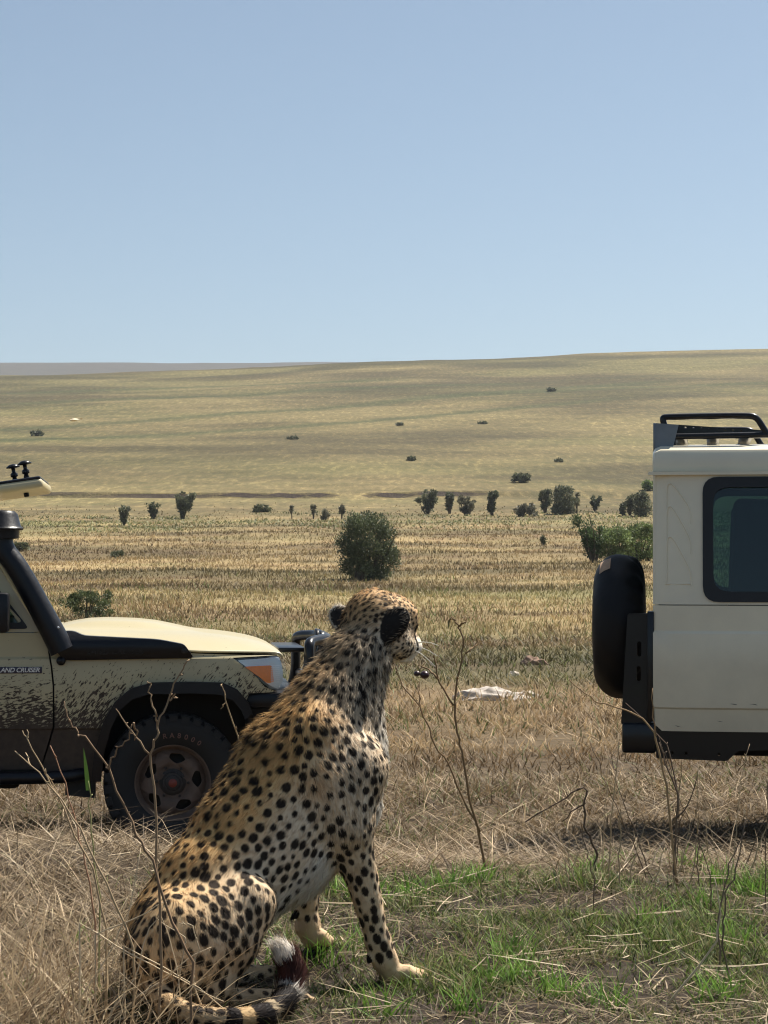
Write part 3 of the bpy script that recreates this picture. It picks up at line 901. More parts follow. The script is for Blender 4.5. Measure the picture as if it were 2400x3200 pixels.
LINING = plain('cabin_lining', (0.12, 0.12, 0.12), 0.8)
def glass(name, tint, refl=0.9):
    m, n, l, b = mat_new(name)
    n.remove(b)
    tr = n.new('ShaderNodeBsdfTransparent'); tr.inputs[0].default_value = (*tint, 1)
    gl = n.new('ShaderNodeBsdfGlossy'); gl.inputs['Roughness'].default_value = 0.03; gl.inputs[0].default_value = (refl, refl, refl, 1)
    fr = n.new('ShaderNodeFresnel'); fr.inputs[0].default_value = 1.5
    mx = n.new('ShaderNodeMixShader')
    l.new(fr.outputs[0], mx.inputs[0]); l.new(tr.outputs[0], mx.inputs[1]); l.new(gl.outputs[0], mx.inputs[2])
    l.new(mx.outputs[0], n['Material Output'].inputs[0])
    return m
TINT = glass('tinted_glass', (0.42, 0.55, 0.54))
CLEAR = glass('clear_lens', (0.93, 0.95, 0.96))

def rpoly(pts, r, seg=5):
    """polygon with rounded corners"""
    out = []; n = len(pts)
    for i in range(n):
        p0, p1, p2 = np.array(pts[i - 1], float), np.array(pts[i], float), np.array(pts[(i + 1) % n], float)
        rr = r[i] if isinstance(r, (list, tuple)) else r
        a, b = p0 - p1, p2 - p1
        la, lb = np.linalg.norm(a), np.linalg.norm(b)
        k = min(rr, la * 0.45, lb * 0.45)
        if k < 1e-4: out.append(tuple(p1)); continue
        a, b = a / la, b / lb
        for t in np.linspace(0, 1, seg):
            out.append(tuple((p1 + a * k) * (1 - t) ** 2 + 2 * p1 * t * (1 - t) + (p1 + b * k) * t * t))
    return out

def finish(bm, name, mat, parent, angle=32, loc=None):
    bmesh.ops.recalc_face_normals(bm, faces=bm.faces)
    me = bpy.data.meshes.new(name); bm.to_mesh(me); bm.free()
    for p in me.polygons: p.use_smooth = True
    me.set_sharp_from_angle(angle=R(angle))
    o = link(name, me, mat, parent)
    if loc is not None: o.location = loc
    return o

SIDE_PROF = [(0.30, -0.79), (0.50, -0.815), (0.575, -0.826), (0.69, -0.838), (0.70, -0.848), (0.90, -0.856), (1.02, -0.852), (1.085, -0.846), (1.10, -0.834),
             (1.235, -0.832), (1.25, -0.830), (1.60, -0.800), (1.95, -0.768)]
def side_y(x, z):
    y = np.interp(z, [p[0] for p in SIDE_PROF], [p[1] for p in SIDE_PROF])
    y = y + 0.10 * sstep(0.15, 0.70, x) ** 2
    y = y + 0.05 * sstep(-3.88, -4.02, x) ** 2
    return y
def cdt_fill(loops):
    from mathutils.geometry import delaunay_2d_cdt
    pts, ed = [], []
    for lp in loops:
        o = len(pts); pts += [Vector((float(p[0]), float(p[1]))) for p in lp]
        ed += [(o + i, o + (i + 1) % len(lp)) for i in range(len(lp))]
    vs, es, fs, _a, _b, _c = delaunay_2d_cdt(pts, ed, [], 0, 1e-5)
    def inside(x, y):
        c = False
        for lp in loops:
            for i in range(len(lp)):
                (x0, y0), (x1, y1) = lp[i - 1], lp[i]
                if (y0 > y) != (y1 > y) and x < (x1 - x0) * (y - y0) / (y1 - y0) + x0: c = not c
        return c
    tri = []
    for f in fs:
        c = sum((vs[k] for k in f), Vector((0, 0))) / len(f)
        if inside(c.x, c.y): tri.append(f)
    return tri, vs
def panel(name, outer, holes, mat, parent, yfun=side_y, zc=(), xc=(), thick=0.012, off=0.0, mirror=False, plane='xz'):
    bm = bmesh.new()
    for tri, vs in [cdt_fill([outer] + list(holes))]:
        bv = [bm.verts.new((p[0], 0, p[1])) for p in vs]
        for t in tri: bm.faces.new([bv[k] for k in t])
    for z in zc: bmesh.ops.bisect_plane(bm, geom=bm.verts[:] + bm.edges[:] + bm.faces[:], plane_co=(0, 0, z), plane_no=(0, 0, 1))
    for x in xc: bmesh.ops.bisect_plane(bm, geom=bm.verts[:] + bm.edges[:] + bm.faces[:], plane_co=(x, 0, 0), plane_no=(1, 0, 0))
    for v in bm.verts:
        v.co.y = float(yfun(v.co.x, v.co.z)) - off
    bmesh.ops.recalc_face_normals(bm, faces=bm.faces)
    if sum(f.normal.y for f in bm.faces) > 0: bmesh.ops.reverse_faces(bm, faces=bm.faces)
    ex = bmesh.ops.extrude_face_region(bm, geom=bm.faces[:], use_keep_orig=True)
    for e in ex['geom']:
        if isinstance(e, bmesh.types.BMVert): e.co.y += thick
    if mirror:
        for v in bm.verts: v.co.y *= -1
        bmesh.ops.reverse_faces(bm, faces=bm.faces)
    return finish(bm, name, mat, parent)

def box(name, lo, hi, mat, parent, bev=0.01, rot=None, loc=None, seg=2):
    bm = bmesh.new(); bmesh.ops.create_cube(bm, size=1.0)
    lo, hi = Vector(lo), Vector(hi); c, d = (lo + hi) / 2, hi - lo
    for v in bm.verts: v.co = Vector((v.co.x * d.x, v.co.y * d.y, v.co.z * d.z))
    if bev: bmesh.ops.bevel(bm, geom=bm.edges[:], offset=bev, segments=seg, affect='EDGES', profile=0.5)
    o = finish(bm, name, mat, parent, 40)
    o.location = c
    if rot: o.rotation_euler = rot
    return o

def pipe(name, pts, rad, mat, parent, n=12, smooth_pts=True):
    P = np.asarray(pts, float)
    if smooth_pts and len(P) > 2:
        for _ in range(3):          # corner cutting keeps the end points
            Q = [P[0]]
            for i in range(len(P) - 1):
                Q += [P[i] * 0.8 + P[i + 1] * 0.2, P[i] * 0.2 + P[i + 1] * 0.8]
            Q.append(P[-1]); P = np.array(Q)
    V, Q, T, C = tube_set(P, np.interp(np.linspace(0, 1, len(P)), np.linspace(0, 1, len(np.atleast_1d(rad))), np.atleast_1d(rad)), n)
    me = np_mesh(name, V, Q, T, smooth=True); me.set_sharp_from_angle(angle=R(50))
    return link(name, me, mat, parent)

def lathe(profile, n=48):
    """profile of (radius, axial) turned about y"""
    V, Q = [], []
    m = len(profile)
    for i in range(n):
        a = 2 * math.pi * i / n
        for r, y in profile: V.append((r * math.cos(a), y, r * math.sin(a)))
    for i in range(n):
        for j in range(m - 1):
            k = (i + 1) % n
            Q.append((i * m + j, k * m + j, k * m + j + 1, i * m + j + 1))
    return np.array(V, float), np.array(Q)

def text_mesh(body, size, depth, name='lettering', shear=0.0, spacing=1.0):
    cu = bpy.data.curves.new(name, 'FONT'); cu.body = body; cu.size = size; cu.extrude = depth; cu.align_x = 'CENTER'; cu.align_y = 'CENTER'
    cu.shear = shear; cu.space_character = spacing; cu.offset = size * 0.012; cu.resolution_u = 4
    o = bpy.data.objects.new('tmp', cu); COL.objects.link(o)
    bpy.context.view_layer.update()
    me = bpy.data.meshes.new_from_object(o.evaluated_get(bpy.context.evaluated_depsgraph_get()))
    bpy.data.objects.remove(o); bpy.data.curves.remove(cu)
    me.name = name
    return me

def wheel_meshes():
    # tyre: carcass with proud tread and shoulder blocks
    W = 0.132
    prof = [(0.205, -W * 0.72), (0.225, -W * 0.86), (0.29, -W * 1.0), (0.335, -W * 0.99), (0.362, -W * 0.93), (0.372, -W * 0.80), (0.374, 0), (0.372, W * 0.80), (0.362, W * 0.93),
            (0.335, W * 0.99), (0.29, W), (0.225, W * 0.86), (0.205, W * 0.72)]
    V, Q = lathe(prof, 64)
    sets = [(V, Q, None, np.zeros((len(V), 3)))]
    nb = 34
    rr = np.random.default_rng(4)
    def block(a0, a1, y0, y1, r0, r1, side=0):
        P = []
        for r in (r0, r1):
            for y in (y0, y1):
                for a in (a0, a1):
                    sh = 0.006 if r == r1 else 0
                    P.append((r * math.cos(a), y, r * math.sin(a)))
        return np.array(P), np.array([[0, 1, 3, 2], [4, 6, 7, 5], [0, 4, 5, 1], [2, 3, 7, 6], [0, 2, 6, 4], [1, 5, 7, 3]])
    st = 2 * math.pi / nb
    for i in range(nb):
        a = i * st
        for row, (y0, y1) in enumerate([(-0.118, -0.078), (-0.070, -0.026), (-0.018, 0.018), (0.026, 0.070), (0.078, 0.118)]):
            o = a + (0.33 * st if row % 2 else 0) + rr.normal() * 0.004
            P, F = block(o, o + st * 0.74, y0, y1, 0.366, 0.388)
            sets.append((P, F, None, np.zeros((8, 3))))
        for s in (-1, 1):       # shoulder lugs running down the sidewall
            y0, y1 = s * 0.119, s * 0.134
            ln = 0.335 if i % 2 else 0.350
            P, F = block(a, a + st * 0.66, min(y0, y1), max(y0, y1), ln, 0.379)
            sets.append((P, F, None, np.zeros((8, 3))))
    V, Q, T, C = merge_sets(sets)
    tyre = np_mesh('tyre', V, Q, smooth=True); tyre.set_sharp_from_angle(angle=R(30))
    # steel rim: dished disc with five openings, outer side is -y
    bm = bmesh.new(); edges = []
    def loop(pts):
        vs = [bm.verts.new((p[0], 0, p[1])) for p in pts]
        for i in range(len(vs)): edges.append(bm.edges.new((vs[i], vs[(i + 1) % len(vs)])))
    loop([(0.188 * math.cos(a), 0.188 * math.sin(a)) for a in np.linspace(0, 2 * math.pi, 60, endpoint=False)])
    for k in range(5):
        c = math.pi / 2 + 0.15 + k * 2 * math.pi / 5
        pts = []
        for da, r in [(-0.34, 0.148), (-0.10, 0.170), (0.28, 0.168), (0.36, 0.142), (0.20, 0.118), (0.0, 0.104), (-0.18, 0.118)]:
            pts.append((r * math.cos(c + da), r * math.sin(c + da)))
        loop(rpoly(pts, 0.012, 3)[::-1])
    bmesh.ops.triangle_fill(bm, use_beauty=True, edges=edges)
    bmesh.ops.subdivide_edges(bm, edges=[e for e in bm.edges if e.calc_length() > 0.05], cuts=2)
    for v in bm.verts:
        r = math.hypot(v.co.x, v.co.z)
        v.co.y = float(np.interp(r, [0, 0.06, 0.085, 0.11, 0.15, 0.18, 0.19], [-0.050, -0.050, -0.048, -0.066, -0.070, -0.055, -0.035]))
    bmesh.ops.recalc_face_normals(bm, faces=bm.faces)
    bmesh.ops.solidify(bm, geom=bm.faces[:], thickness=0.006)
    me = bpy.data.meshes.new('rim'); bm.to_mesh(me); bm.free()
    V1 = np.empty(len(me.vertices) * 3); me.vertices.foreach_get('co', V1)
    faces = [list(p.vertices) for p in me.polygons]
    V2, Q2 = lathe([(0.19, 0.09), (0.182, 0.05), (0.178, -0.03), (0.188, -0.045), (0.196, -0.085), (0.208, -0.106), (0.214, -0.108), (0.216, -0.100), (0.206, -0.09), (0.206, 0.09)], 56)
    V1 = V1.reshape(-1, 3)
    rim = bpy.data.meshes.new('rim'); rim.from_pydata(np.concatenate([V1, V2]).tolist(), [], faces + (Q2 + len(V1)).tolist()); rim.update()
    for p in rim.polygons: p.use_smooth = True
    rim.set_sharp_from_angle(angle=R(35))
    Vh, Qh = lathe([(0.0, -0.112), (0.028, -0.112), (0.040, -0.106), (0.044, -0.098), (0.056, -0.096), (0.058, -0.06), (0.075, -0.055), (0.078, -0.04)], 24)
    hub = np_mesh('hub', Vh, Qh, smooth=True); hub.set_sharp_from_angle(angle=R(35))
    Vr, Qr = lathe([(0.0, -0.1145), (0.022, -0.1145), (0.025, -0.111)], 20)
    cap = np_mesh('hub_cap', Vr, Qr, smooth=True)
    Vn, Qn = lathe([(0.0, -0.068), (0.007, -0.067), (0.0085, -0.062), (0.0085, -0.04)], 6)
    nut = np_mesh('wheel_nut', Vn, Qn)
    Vd, Qd = lathe([(0.0, -0.015), (0.15, -0.012), (0.178, 0.0), (0.178, 0.05), (0.0, 0.05)], 30)
    drum = np_mesh('brake_drum', Vd, Qd, smooth=True)
    return tyre, rim, hub, cap, nut, drum
TYRE, RIM, HUB, CAP, NUT, DRUM = wheel_meshes()
for me_, m_ in ((TYRE, RUBBER), (RIM, RIMM), (HUB, HUBM), (CAP, REDCAP), (NUT, HUBM), (DRUM, UNDER)): me_.materials.append(m_)
def wheel(parent, x, side, spin=0.0, full=True):
    w = link('wheel', TYRE, None, parent)
    w.location = (x, side * 0.725, 0.386); w.rotation_euler = (0, spin, math.pi if side > 0 else 0)
    if side > 0: w.rotation_euler = (0, spin, math.pi)
    for nm, me in (('rim', RIM), ('hub', HUB), ('hub_cap', CAP), ('brake_drum', DRUM)):
        link(nm, me, None, w)
    for k in range(6):
        a = k * math.pi / 3 + 0.3
        o = link('wheel_nut', NUT, None, w); o.location = (0.088 * math.cos(a), 0, 0.088 * math.sin(a))
    return w

def mirrored(o):
    me = o.data.copy()
    co = np.empty(len(me.vertices) * 3); me.vertices.foreach_get('co', co); co = co.reshape(-1, 3); co[:, 1] *= -1
    me.vertices.foreach_set('co', co.ravel()); me.flip_normals(); me.update()
    c = bpy.data.objects.new(o.name.split('.')[0], me); COL.objects.link(c); c.parent = o.parent
    l_ = o.location; c.location = (l_.x, -l_.y, l_.z)
    return c

ZCUT = [p[0] for p in SIDE_PROF[1:-1]] + [1.42]
def arch(cx, r, z0, n=14, flat=0.0):
    """wheel opening from rear foot to front foot"""
    return [(cx + r * math.cos(a) * (1 + flat * abs(math.sin(2 * a)) * 0.5), 0.386 + (r + 0.10) * math.sin(a) * 1.0) for a in np.linspace(math.pi + 0.0, 0, n)]

def cruiser(name, loc_, rz, label, PM, gutter, mud, lift=0.0):
    root = empty(name, loc_, label, 'off-road car', 'safari cars parked beyond the cheetah', rz)
    G = gutter
    prof_y = side_y
    FLARE_IN = [(-0.40, 0.40), (-0.385, 0.55), (-0.345, 0.70), (-0.295, 0.80), (-0.225, 0.862), (-0.13, 0.890), (0.10, 0.893), (0.26, 0.885), (0.335, 0.850), (0.385, 0.790), (0.405, 0.74)]
    FLARE_OUT = [(-0.455, 0.40), (-0.435, 0.58), (-0.385, 0.74), (-0.325, 0.845), (-0.235, 0.922), (-0.12, 0.954), (0.10, 0.957), (0.275, 0.952), (0.360, 0.912), (0.425, 0.835), (0.445, 0.78)]
    dfront = [(-0.735, 1.232), (-0.70, 1.20), (-0.690, 1.12), (-0.676, 1.046), (-0.664, 0.94), (-0.662, 0.71), (-0.70, 0.58), (-0.735, 0.47)]
    gap = 0.005
    sides = []
    # front wing
    # close along the wheel opening
    wing = [(x + gap, z) for x, z in dfront[::-1]][:-1] + [(-0.692, 1.200), (-0.30, 1.150), (0.10, 1.112), (0.42, 1.100), (0.585, 1.098), (0.335, 1.088), (0.45, 1.0), (0.52, 0.92), (0.585, 0.890), (0.43, 0.886)] \
        + FLARE_IN[::-1][1:] + [(-0.73, 0.40)]
    sides.append(panel('front_wing', wing, [], PM, root, zc=ZCUT, xc=[-0.2, 0.1, 0.25, 0.35, 0.45, 0.52]))
    sides.append(panel('wheel_arch_flare', FLARE_OUT + FLARE_IN[::-1], [], BLACK_PLASTIC, root, zc=[0.6, 0.75, 0.86], xc=[-0.2, 0, 0.2, 0.35], thick=0.06, off=0.045))
    # front door, lower half
    door = [(x - gap, z) for x, z in dfront] + [(-1.76, 0.47), (-1.775, 0.60), (-1.775, 1.232)]
    d = panel('front_door', door, [], PM, root, zc=ZCUT, xc=[-1.0, -1.4])
    sides.append(d)
    if mud: d['label'] = 'door splashed with dark mud along its lower half'
    h = box('door_handle', (-1.66, -0.87, 1.125), (-1.50, -0.845, 1.16), BLACK_PLASTIC, root, 0.008); sides.append(h)
    # body side behind the front door, with rear wheel opening
    ra = [(-2.98 + 0.46 * math.cos(a), 0.386 + 0.50 * math.sin(a)) for a in np.linspace(0.12, math.pi - 0.388, 16)]
    quarter = [(-1.785, 1.232), (-1.785, 0.60), (-1.77, 0.47), (-2.50, 0.47)] + ra + [(-3.48, 0.575), (-3.955, 0.575), (-3.985, 0.60), (-4.0, 0.66), (-4.0, 1.232)]
    sides.append(panel('rear_quarter', quarter, [], PM, root, zc=ZCUT, xc=[-2.2, -2.6, -3.0, -3.4, -3.8, -3.9, -3.95, -3.98]))
    # upper side with window openings
    px0, pz = -0.735, 1.237
    slope = 0.65
    xt = px0 - (G - pz) * slope
    wf = rpoly([(-0.845, 1.275), (-1.715, 1.275), (-1.715, G - 0.085), (-0.845 - (G - 0.085 - 1.275) * slope - 0.05, G - 0.085)], 0.03, 4)
    wr_ = rpoly([(-2.02, 1.262), (-3.725, 1.262), (-3.725, G - 0.030), (-2.02, G - 0.030)], 0.075, 6)
    upper = [(px0, pz), (xt, G), (-4.0, G), (-4.0, pz)]
    sides.append(panel('upper_side', upper, [wf, wr_], PM, root, zc=[1.25, 1.42, 1.6], xc=[-3.9, -3.95, -3.98], thick=0.022))
    def ring(nm, outer, inset, off, th, m):
        c = np.mean(np.array(outer), 0)
        inn = [tuple(c + (np.array(p) - c) * (1 - inset / np.maximum(np.abs(np.array(p) - c), 0.05) * np.sign(1))) for p in outer]
        return panel(nm, outer, [inn], m, root, off=off, thick=th, zc=[1.6])
    sides.append(ring('window_seal', rpoly([(-2.005, 1.25), (-3.74, 1.25), (-3.74, G - 0.018), (-2.005, G - 0.018)], 0.085, 6), 0.055, 0.010, 0.020, SEAL))
    sides.append(ring('window_seal', rpoly([(-0.80, 1.255), (-1.735, 1.255), (-1.735, G - 0.07), (-0.80 - (G - 0.07 - 1.255) * slope - 0.05, G - 0.07)], 0.03, 4), 0.035, 0.006, 0.016, SEAL))
    # vertical bar of the sliding rear window
    sides.append(panel('window_bar', [(-2.86, 1.28), (-2.90, 1.28), (-2.90, G - 0.05), (-2.86, G - 0.05)], [], SEAL, root, off=0.004, thick=0.02, zc=[1.6]))
    sides.append(panel('window_pane', [(-2.03, 1.27), (-3.715, 1.27), (-3.715, G - 0.035), (-2.03, G - 0.035)], [], TINT, root, off=-0.010, thick=0.004, zc=[1.6]))
    sides.append(panel('window_pane', [(-0.86, 1.28), (-1.70, 1.28), (-1.70, G - 0.09), (-0.86 - (G - 0.09 - 1.28) * slope, G - 0.09)], [], TINT, root, off=-0.012, thick=0.004, zc=[1.6]))
    # quarter vent bar in the front door window
    sides.append(panel('window_bar', [(-1.02, 1.275), (-1.045, 1.275), (-1.045, 1.55), (-1.02, 1.51)], [], SEAL, root, off=0.002, thick=0.018))
    # rain gutter
    g = panel('rain_gutter', [(xt + 0.06, G - 0.008), (xt + 0.06, G + 0.010), (-4.022, G + 0.010), (-4.022, G - 0.008)], [], PM, root, yfun=lambda x, z: side_y(-1.0, G), off=0.030, thick=0.045)
    sides.append(g)
    # mirror
    b_ = box('wing_mirror', (-0.99, -1.06, 1.24), (-0.90, -0.90, 1.46), BLACK_PLASTIC, root, 0.02); sides.append(b_)
    # sill step
    sides.append(pipe('side_step', [(-0.50, -0.80, 0.44), (-0.62, -0.90, 0.43), (-2.30, -0.90, 0.43), (-2.42, -0.80, 0.44)], 0.036, BLACK_PLASTIC, root))
    sides.append(panel('sill', [(-0.42, 0.40), (-0.40, 0.53), (-2.50, 0.53), (-2.50, 0.40)], [], UNDER, root, off=-0.012, thick=0.05))
    sides.append(panel('mud_flap', [(-0.43, 0.30), (-0.60, 0.32), (-0.60, 0.46), (-0.43, 0.46)], [], RUBBER, root, yfun=lambda x, z: -0.78, thick=0.02))
    for s in sides: mirrored(s)
    # roof: one pressed shell with curved edges
    ys = [-0.772, -0.775, -0.768, -0.745, -0.70, -0.62, -0.40, 0.0]
    zs = [0.012, 0.05, 0.090, 0.125, 0.145, 0.158, 0.172, 0.180]
    if gutter < 1.8: zs = [z * 0.62 for z in zs]
    cy = ys + [-y for y in ys[:-1]][::-1]; cz = zs + zs[:-1][::-1]
    xs = [-4.0, -3.99, -3.96, -3.5, -2.5, xt - 0.10, xt + 0.02, xt + 0.06]
    dz = [-0.03, -0.012, 0.0, 0.0, 0.0, 0.0, -0.015, -0.05]
    V = [(x, y, G + max(0.005, z + (e if z > 0.06 else 0))) for x, e in zip(xs, dz) for y, z in zip(cy, cz)]
    nn = len(cy); Q = [(i * nn + j, i * nn + j + 1, (i + 1) * nn + j + 1, (i + 1) * nn + j) for i in range(len(xs) - 1) for j in range(nn - 1)]
    me = np_mesh('roof', np.array(V), np.array(Q), smooth=True); me.set_sharp_from_angle(angle=R(40))
    bm = bmesh.new(); bm.from_mesh(me)
    hole = [v for v in bm.verts if abs(v.co.x - xs[0]) < 1e-4]
    bm.faces.new(sorted(hole, key=lambda v: v.co.y))
    bmesh.ops.recalc_face_normals(bm, faces=bm.faces)
    finish(bm, 'roof', PM, root)
    # bonnet: crowned grid with a raised centre
    xs = np.array([-0.70, -0.66, -0.5, -0.3, -0.1, 0.1, 0.2, 0.3, 0.4, 0.48, 0.54, 0.585, 0.61, 0.622])
    zt = np.array([1.225, 1.228, 1.232, 1.228, 1.220, 1.208, 1.200, 1.190, 1.176, 1.160, 1.142, 1.122, 1.105, 1.085])
    ze = np.array([1.195, 1.190, 1.170, 1.150, 1.132, 1.116, 1.112, 1.110, 1.108, 1.106, 1.105, 1.102, 1.098, 1.080])
    us = np.array([-1, -0.985, -0.94, -0.86, -0.75, -0.60, -0.50, -0.44, -0.38, -0.2, 0.0]); us = np.concatenate([us, -us[:-1][::-1]])
    V = []
    for x, a, e in zip(xs, zt, ze):
        wdt = 0.815 - 0.10 * float(sstep(0.10, 0.65, x))
        for u in us:
            k = abs(u)
            crown = (1 - sstep(0.55, 1.0, k) * 1.0) * 1.0
            z = e + (a - e) * (1 - max(0, (k - 0.5) / 0.5) ** 2.2)
            z += 0.050 * float(sstep(0.52, 0.36, k)) * float(sstep(0.16, -0.12, x)) * float(sstep(-0.72, -0.55, x))
            V.append((x, u * wdt, z))
    nn = len(us); Q = [(i * nn + j, i * nn + j + 1, (i + 1) * nn + j + 1, (i + 1) * nn + j) for i in range(len(xs) - 1) for j in range(nn - 1)]
    me = np_mesh('bonnet', np.array(V), np.array(Q), smooth=True)
    o = link('bonnet', me, PM, root)
    sol = o.modifiers.new('skin', 'SOLIDIFY'); sol.thickness = 0.014; sol.offset = -1
    sub = o.modifiers.new('sub', 'SUBSURF'); sub.levels = 1; sub.render_levels = 1
    # cowl, windscreen, pillars
    V, Q, T, C = merge_sets([tube_set([(-0.70, -0.80, 1.215), (-0.66, -0.4, 1.225), (-0.65, 0, 1.23), (-0.66, 0.4, 1.225), (-0.70, 0.80, 1.215)], 0.03, 8)])
    link('cowl', np_mesh('cowl', V, Q, T, smooth=True), PM, root)
    xtop = xt + 0.03
    ws = bpy.data.meshes.new('windscreen'); ws.from_pydata([(-0.75, -0.76, 1.24), (-0.72, 0, 1.24), (-0.75, 0.76, 1.24), (xtop, 0.69, G + 0.01), (xtop + 0.03, 0, G + 0.01), (xtop, -0.69, G + 0.01)], [], [(0, 1, 4, 5), (1, 2, 3, 4)])
    link('windscreen', ws, TINT, root)
    for s in (-1, 1):
        pipe('windscreen_pillar', [(-0.735, s * 0.80, 1.22), (xt + 0.015, s * 0.745, G + 0.02)], 0.030, PM, root, 8)
    # front end: grille, headlights, bumper, bull bar
    box('grille', (0.50, -0.46, 0.84), (0.60, 0.46, 1.085), BLACK_PLASTIC, root, 0.012)
    for k in range(4): box('grille_bar', (0.595, -0.45, 0.865 + k * 0.055), (0.612, 0.45, 0.885 + k * 0.055), CHROME, root, 0.006)
    for s in (-1, 1):
        hl = [(0.335, 1.083), (0.585, 1.095), (0.630, 1.080), (0.648, 0.99), (0.640, 0.915), (0.585, 0.893), (0.525, 0.925), (0.45, 1.0)]
        hp = rpoly(hl, 0.02, 4)
        L1 = panel('headlight', hp, [], CLEAR, root, off=0.006, thick=0.004, xc=[0.42, 0.5, 0.56, 0.6], mirror=s > 0)
        bk = panel('reflector', rpoly([(0.36, 1.072), (0.58, 1.083), (0.615, 1.066), (0.628, 0.99), (0.622, 0.935), (0.585, 0.907), (0.535, 0.935), (0.46, 1.003)], 0.015, 3), [], CHROME, L1, off=-0.030, thick=0.004, xc=[0.42, 0.5, 0.56, 0.6], mirror=s > 0)
        panel('indicator_lens', rpoly([(0.400, 1.038), (0.560, 1.042), (0.572, 0.945), (0.535, 0.940), (0.49, 0.975)], 0.012, 3), [], AMBER, L1, off=0.009, thick=0.012, xc=[0.45, 0.5], mirror=s > 0)
        for k in range(9):
            z = 0.945 + k * 0.0115
            panel('lens_rib', [(0.553, z), (0.604, z), (0.604, z + 0.004), (0.553, z + 0.004)], [], CHROME, L1, off=0.0115, thick=0.003, mirror=s > 0)
        # front closing wall beside the grille, with round lamp
        box('lamp_housing', (0.54, min(s * 0.46, s * 0.735), 0.90), (0.612, max(s * 0.46, s * 0.735), 1.09), CHROME, root, 0.02)
        V, Q = lathe([(0.0, -0.03), (0.05, -0.027), (0.085, -0.015), (0.088, 0.0), (0.0, 0.01)], 24)
        o = link('round_lamp', np_mesh('round_lamp', V, Q, smooth=True), CLEAR, root); o.location = (0.60, s * 0.58, 0.99); o.rotation_euler = (0, 0, math.pi / 2)
    box('front_bumper', (0.40, -0.80, 0.800), (0.74, 0.80, 0.884), BLACK_PLASTIC, root, 0.02)
    box('valance', (0.42, -0.74, 0.56), (0.68, 0.74, 0.80), UNDER, root, 0.02)
    for s in (-1, 1):
        pipe('bull_bar_hoop', [(0.72, s * 0.55, 0.72), (0.79, s * 0.55, 0.92), (0.79, s * 0.55, 1.135), (0.80, s * 0.50, 1.165), (0.92, s * 0.30, 1.175), (0.92, 0, 1.175)], 0.031, STEEL, root)
        pipe('bull_bar_upright', [(0.74, s * 0.28, 0.72), (0.82, s * 0.28, 0.9), (0.90, s * 0.28, 1.16)], 0.028, STEEL, root)
        V, Q = lathe([(0.0, -0.05), (0.05, -0.045), (0.082, -0.015), (0.09, 0.01), (0.088, 0.02), (0.0, 0.016)], 24)
        o = link('spot_lamp', np_mesh('spot_lamp', V, Q, smooth=True), STEEL, root); o.location = (0.90, s * 0.16, 1.13); o.rotation_euler = (0, 0, math.pi / 2)
    pipe('bull_bar_rail', [(0.81, -0.52, 0.93), (0.81, 0.52, 0.93)], 0.026, STEEL, root)
    box('winch_plate', (0.62, -0.40, 1.10), (0.78, 0.40, 1.125), STEEL, root, 0.006)
    # underbody, inner arches, axles
    box('chassis', (-3.95, -0.50, 0.42), (0.55, 0.50, 0.58), UNDER, root, 0.02)
    box('floor_pan', (-3.97, -0.76, 0.56), (-0.52, 0.76, 0.63), UNDER, root, 0.01)
    box('engine_bay', (-0.66, -0.50, 0.46), (0.50, 0.50, 1.075), UNDER, root, 0.02)
    box('firewall', (-0.72, -0.77, 0.50), (-0.64, 0.77, 1.18), UNDER, root, 0.01)
    for s in (-1, 1):
        V = []; Q = []
        pts = [(-0.47, 0.42), (-0.44, 0.62), (-0.38, 0.80), (-0.28, 0.92), (-0.1, 0.985), (0.15, 0.985), (0.32, 0.94), (0.42, 0.85), (0.46, 0.74), (0.46, 0.6)]
        for x, z in pts: V += [(x, s * 0.795, z), (x, s * 0.45, z)]
        for i in range(len(pts) - 1): Q.append((2 * i, 2 * i + 1, 2 * i + 3, 2 * i + 2))
        link('wheel_housing', np_mesh('wheel_housing', np.array(V), np.array(Q), smooth=True), UNDER, root)
    for x in (0.0, -2.98):
        pipe('axle', [(x, -0.62, 0.386 - lift), (x, 0.62, 0.386 - lift)], 0.05, UNDER, root)
        for s in (-1, 1): wheel(root, x, s, 0.35).location.z -= lift
    pipe('exhaust', [(-0.6, -0.3, 0.40), (-2.2, -0.55, 0.36), (-2.6, -0.60, 0.40)], 0.035, UNDER, root)
    for k in range(3): box('crossmember', (-1.0 - k * 0.42, -0.66, 0.345), (-0.86 - k * 0.42, -0.35, 0.42), UNDER, root, 0.03)
    # cabin
    box('dashboard', (-1.0, -0.72, 0.95), (-0.72, 0.72, 1.22), BLACK_PLASTIC, root, 0.04)
    for s in (-1, 1):
        st = box('seat', (-1.77, s * 0.38 - 0.26, 0.78), (-1.27, s * 0.38 + 0.26, 0.95), SEAT, root, 0.05, seg=3)
        bk = box('backrest', (-0.07, -0.25, 0.0), (0.07, 0.25, 0.66), SEAT, st, 0.05, seg=3)
        bk.location = (-0.27, 0, 0.36); bk.rotation_euler = (0, R(-12), 0)
        hr = box('headrest', (-0.05, -0.13, 0.0), (0.05, 0.13, 0.17), SEAT, bk, 0.04, seg=3); hr.location = (0, 0, 0.41)
        # side benches with high padded backs
        for k in range(3):
            x0 = -3.60 + k * 0.52
            st = box('bench_seat', (x0, min(s * 0.28, s * 0.66), 0.82), (x0 + 0.50, max(s * 0.28, s * 0.66), 0.96), SEAT, root, 0.04, seg=3)
            bk = box('bench_backrest', (0, -0.05, 0), (0.49, 0.05, 0.86), SEAT, st, 0.045, seg=3)
            bk.location = (0.0, s * 0.17, 0.47); bk.rotation_euler = (R(-5) * s, R(2) if k == 0 else 0, 0)
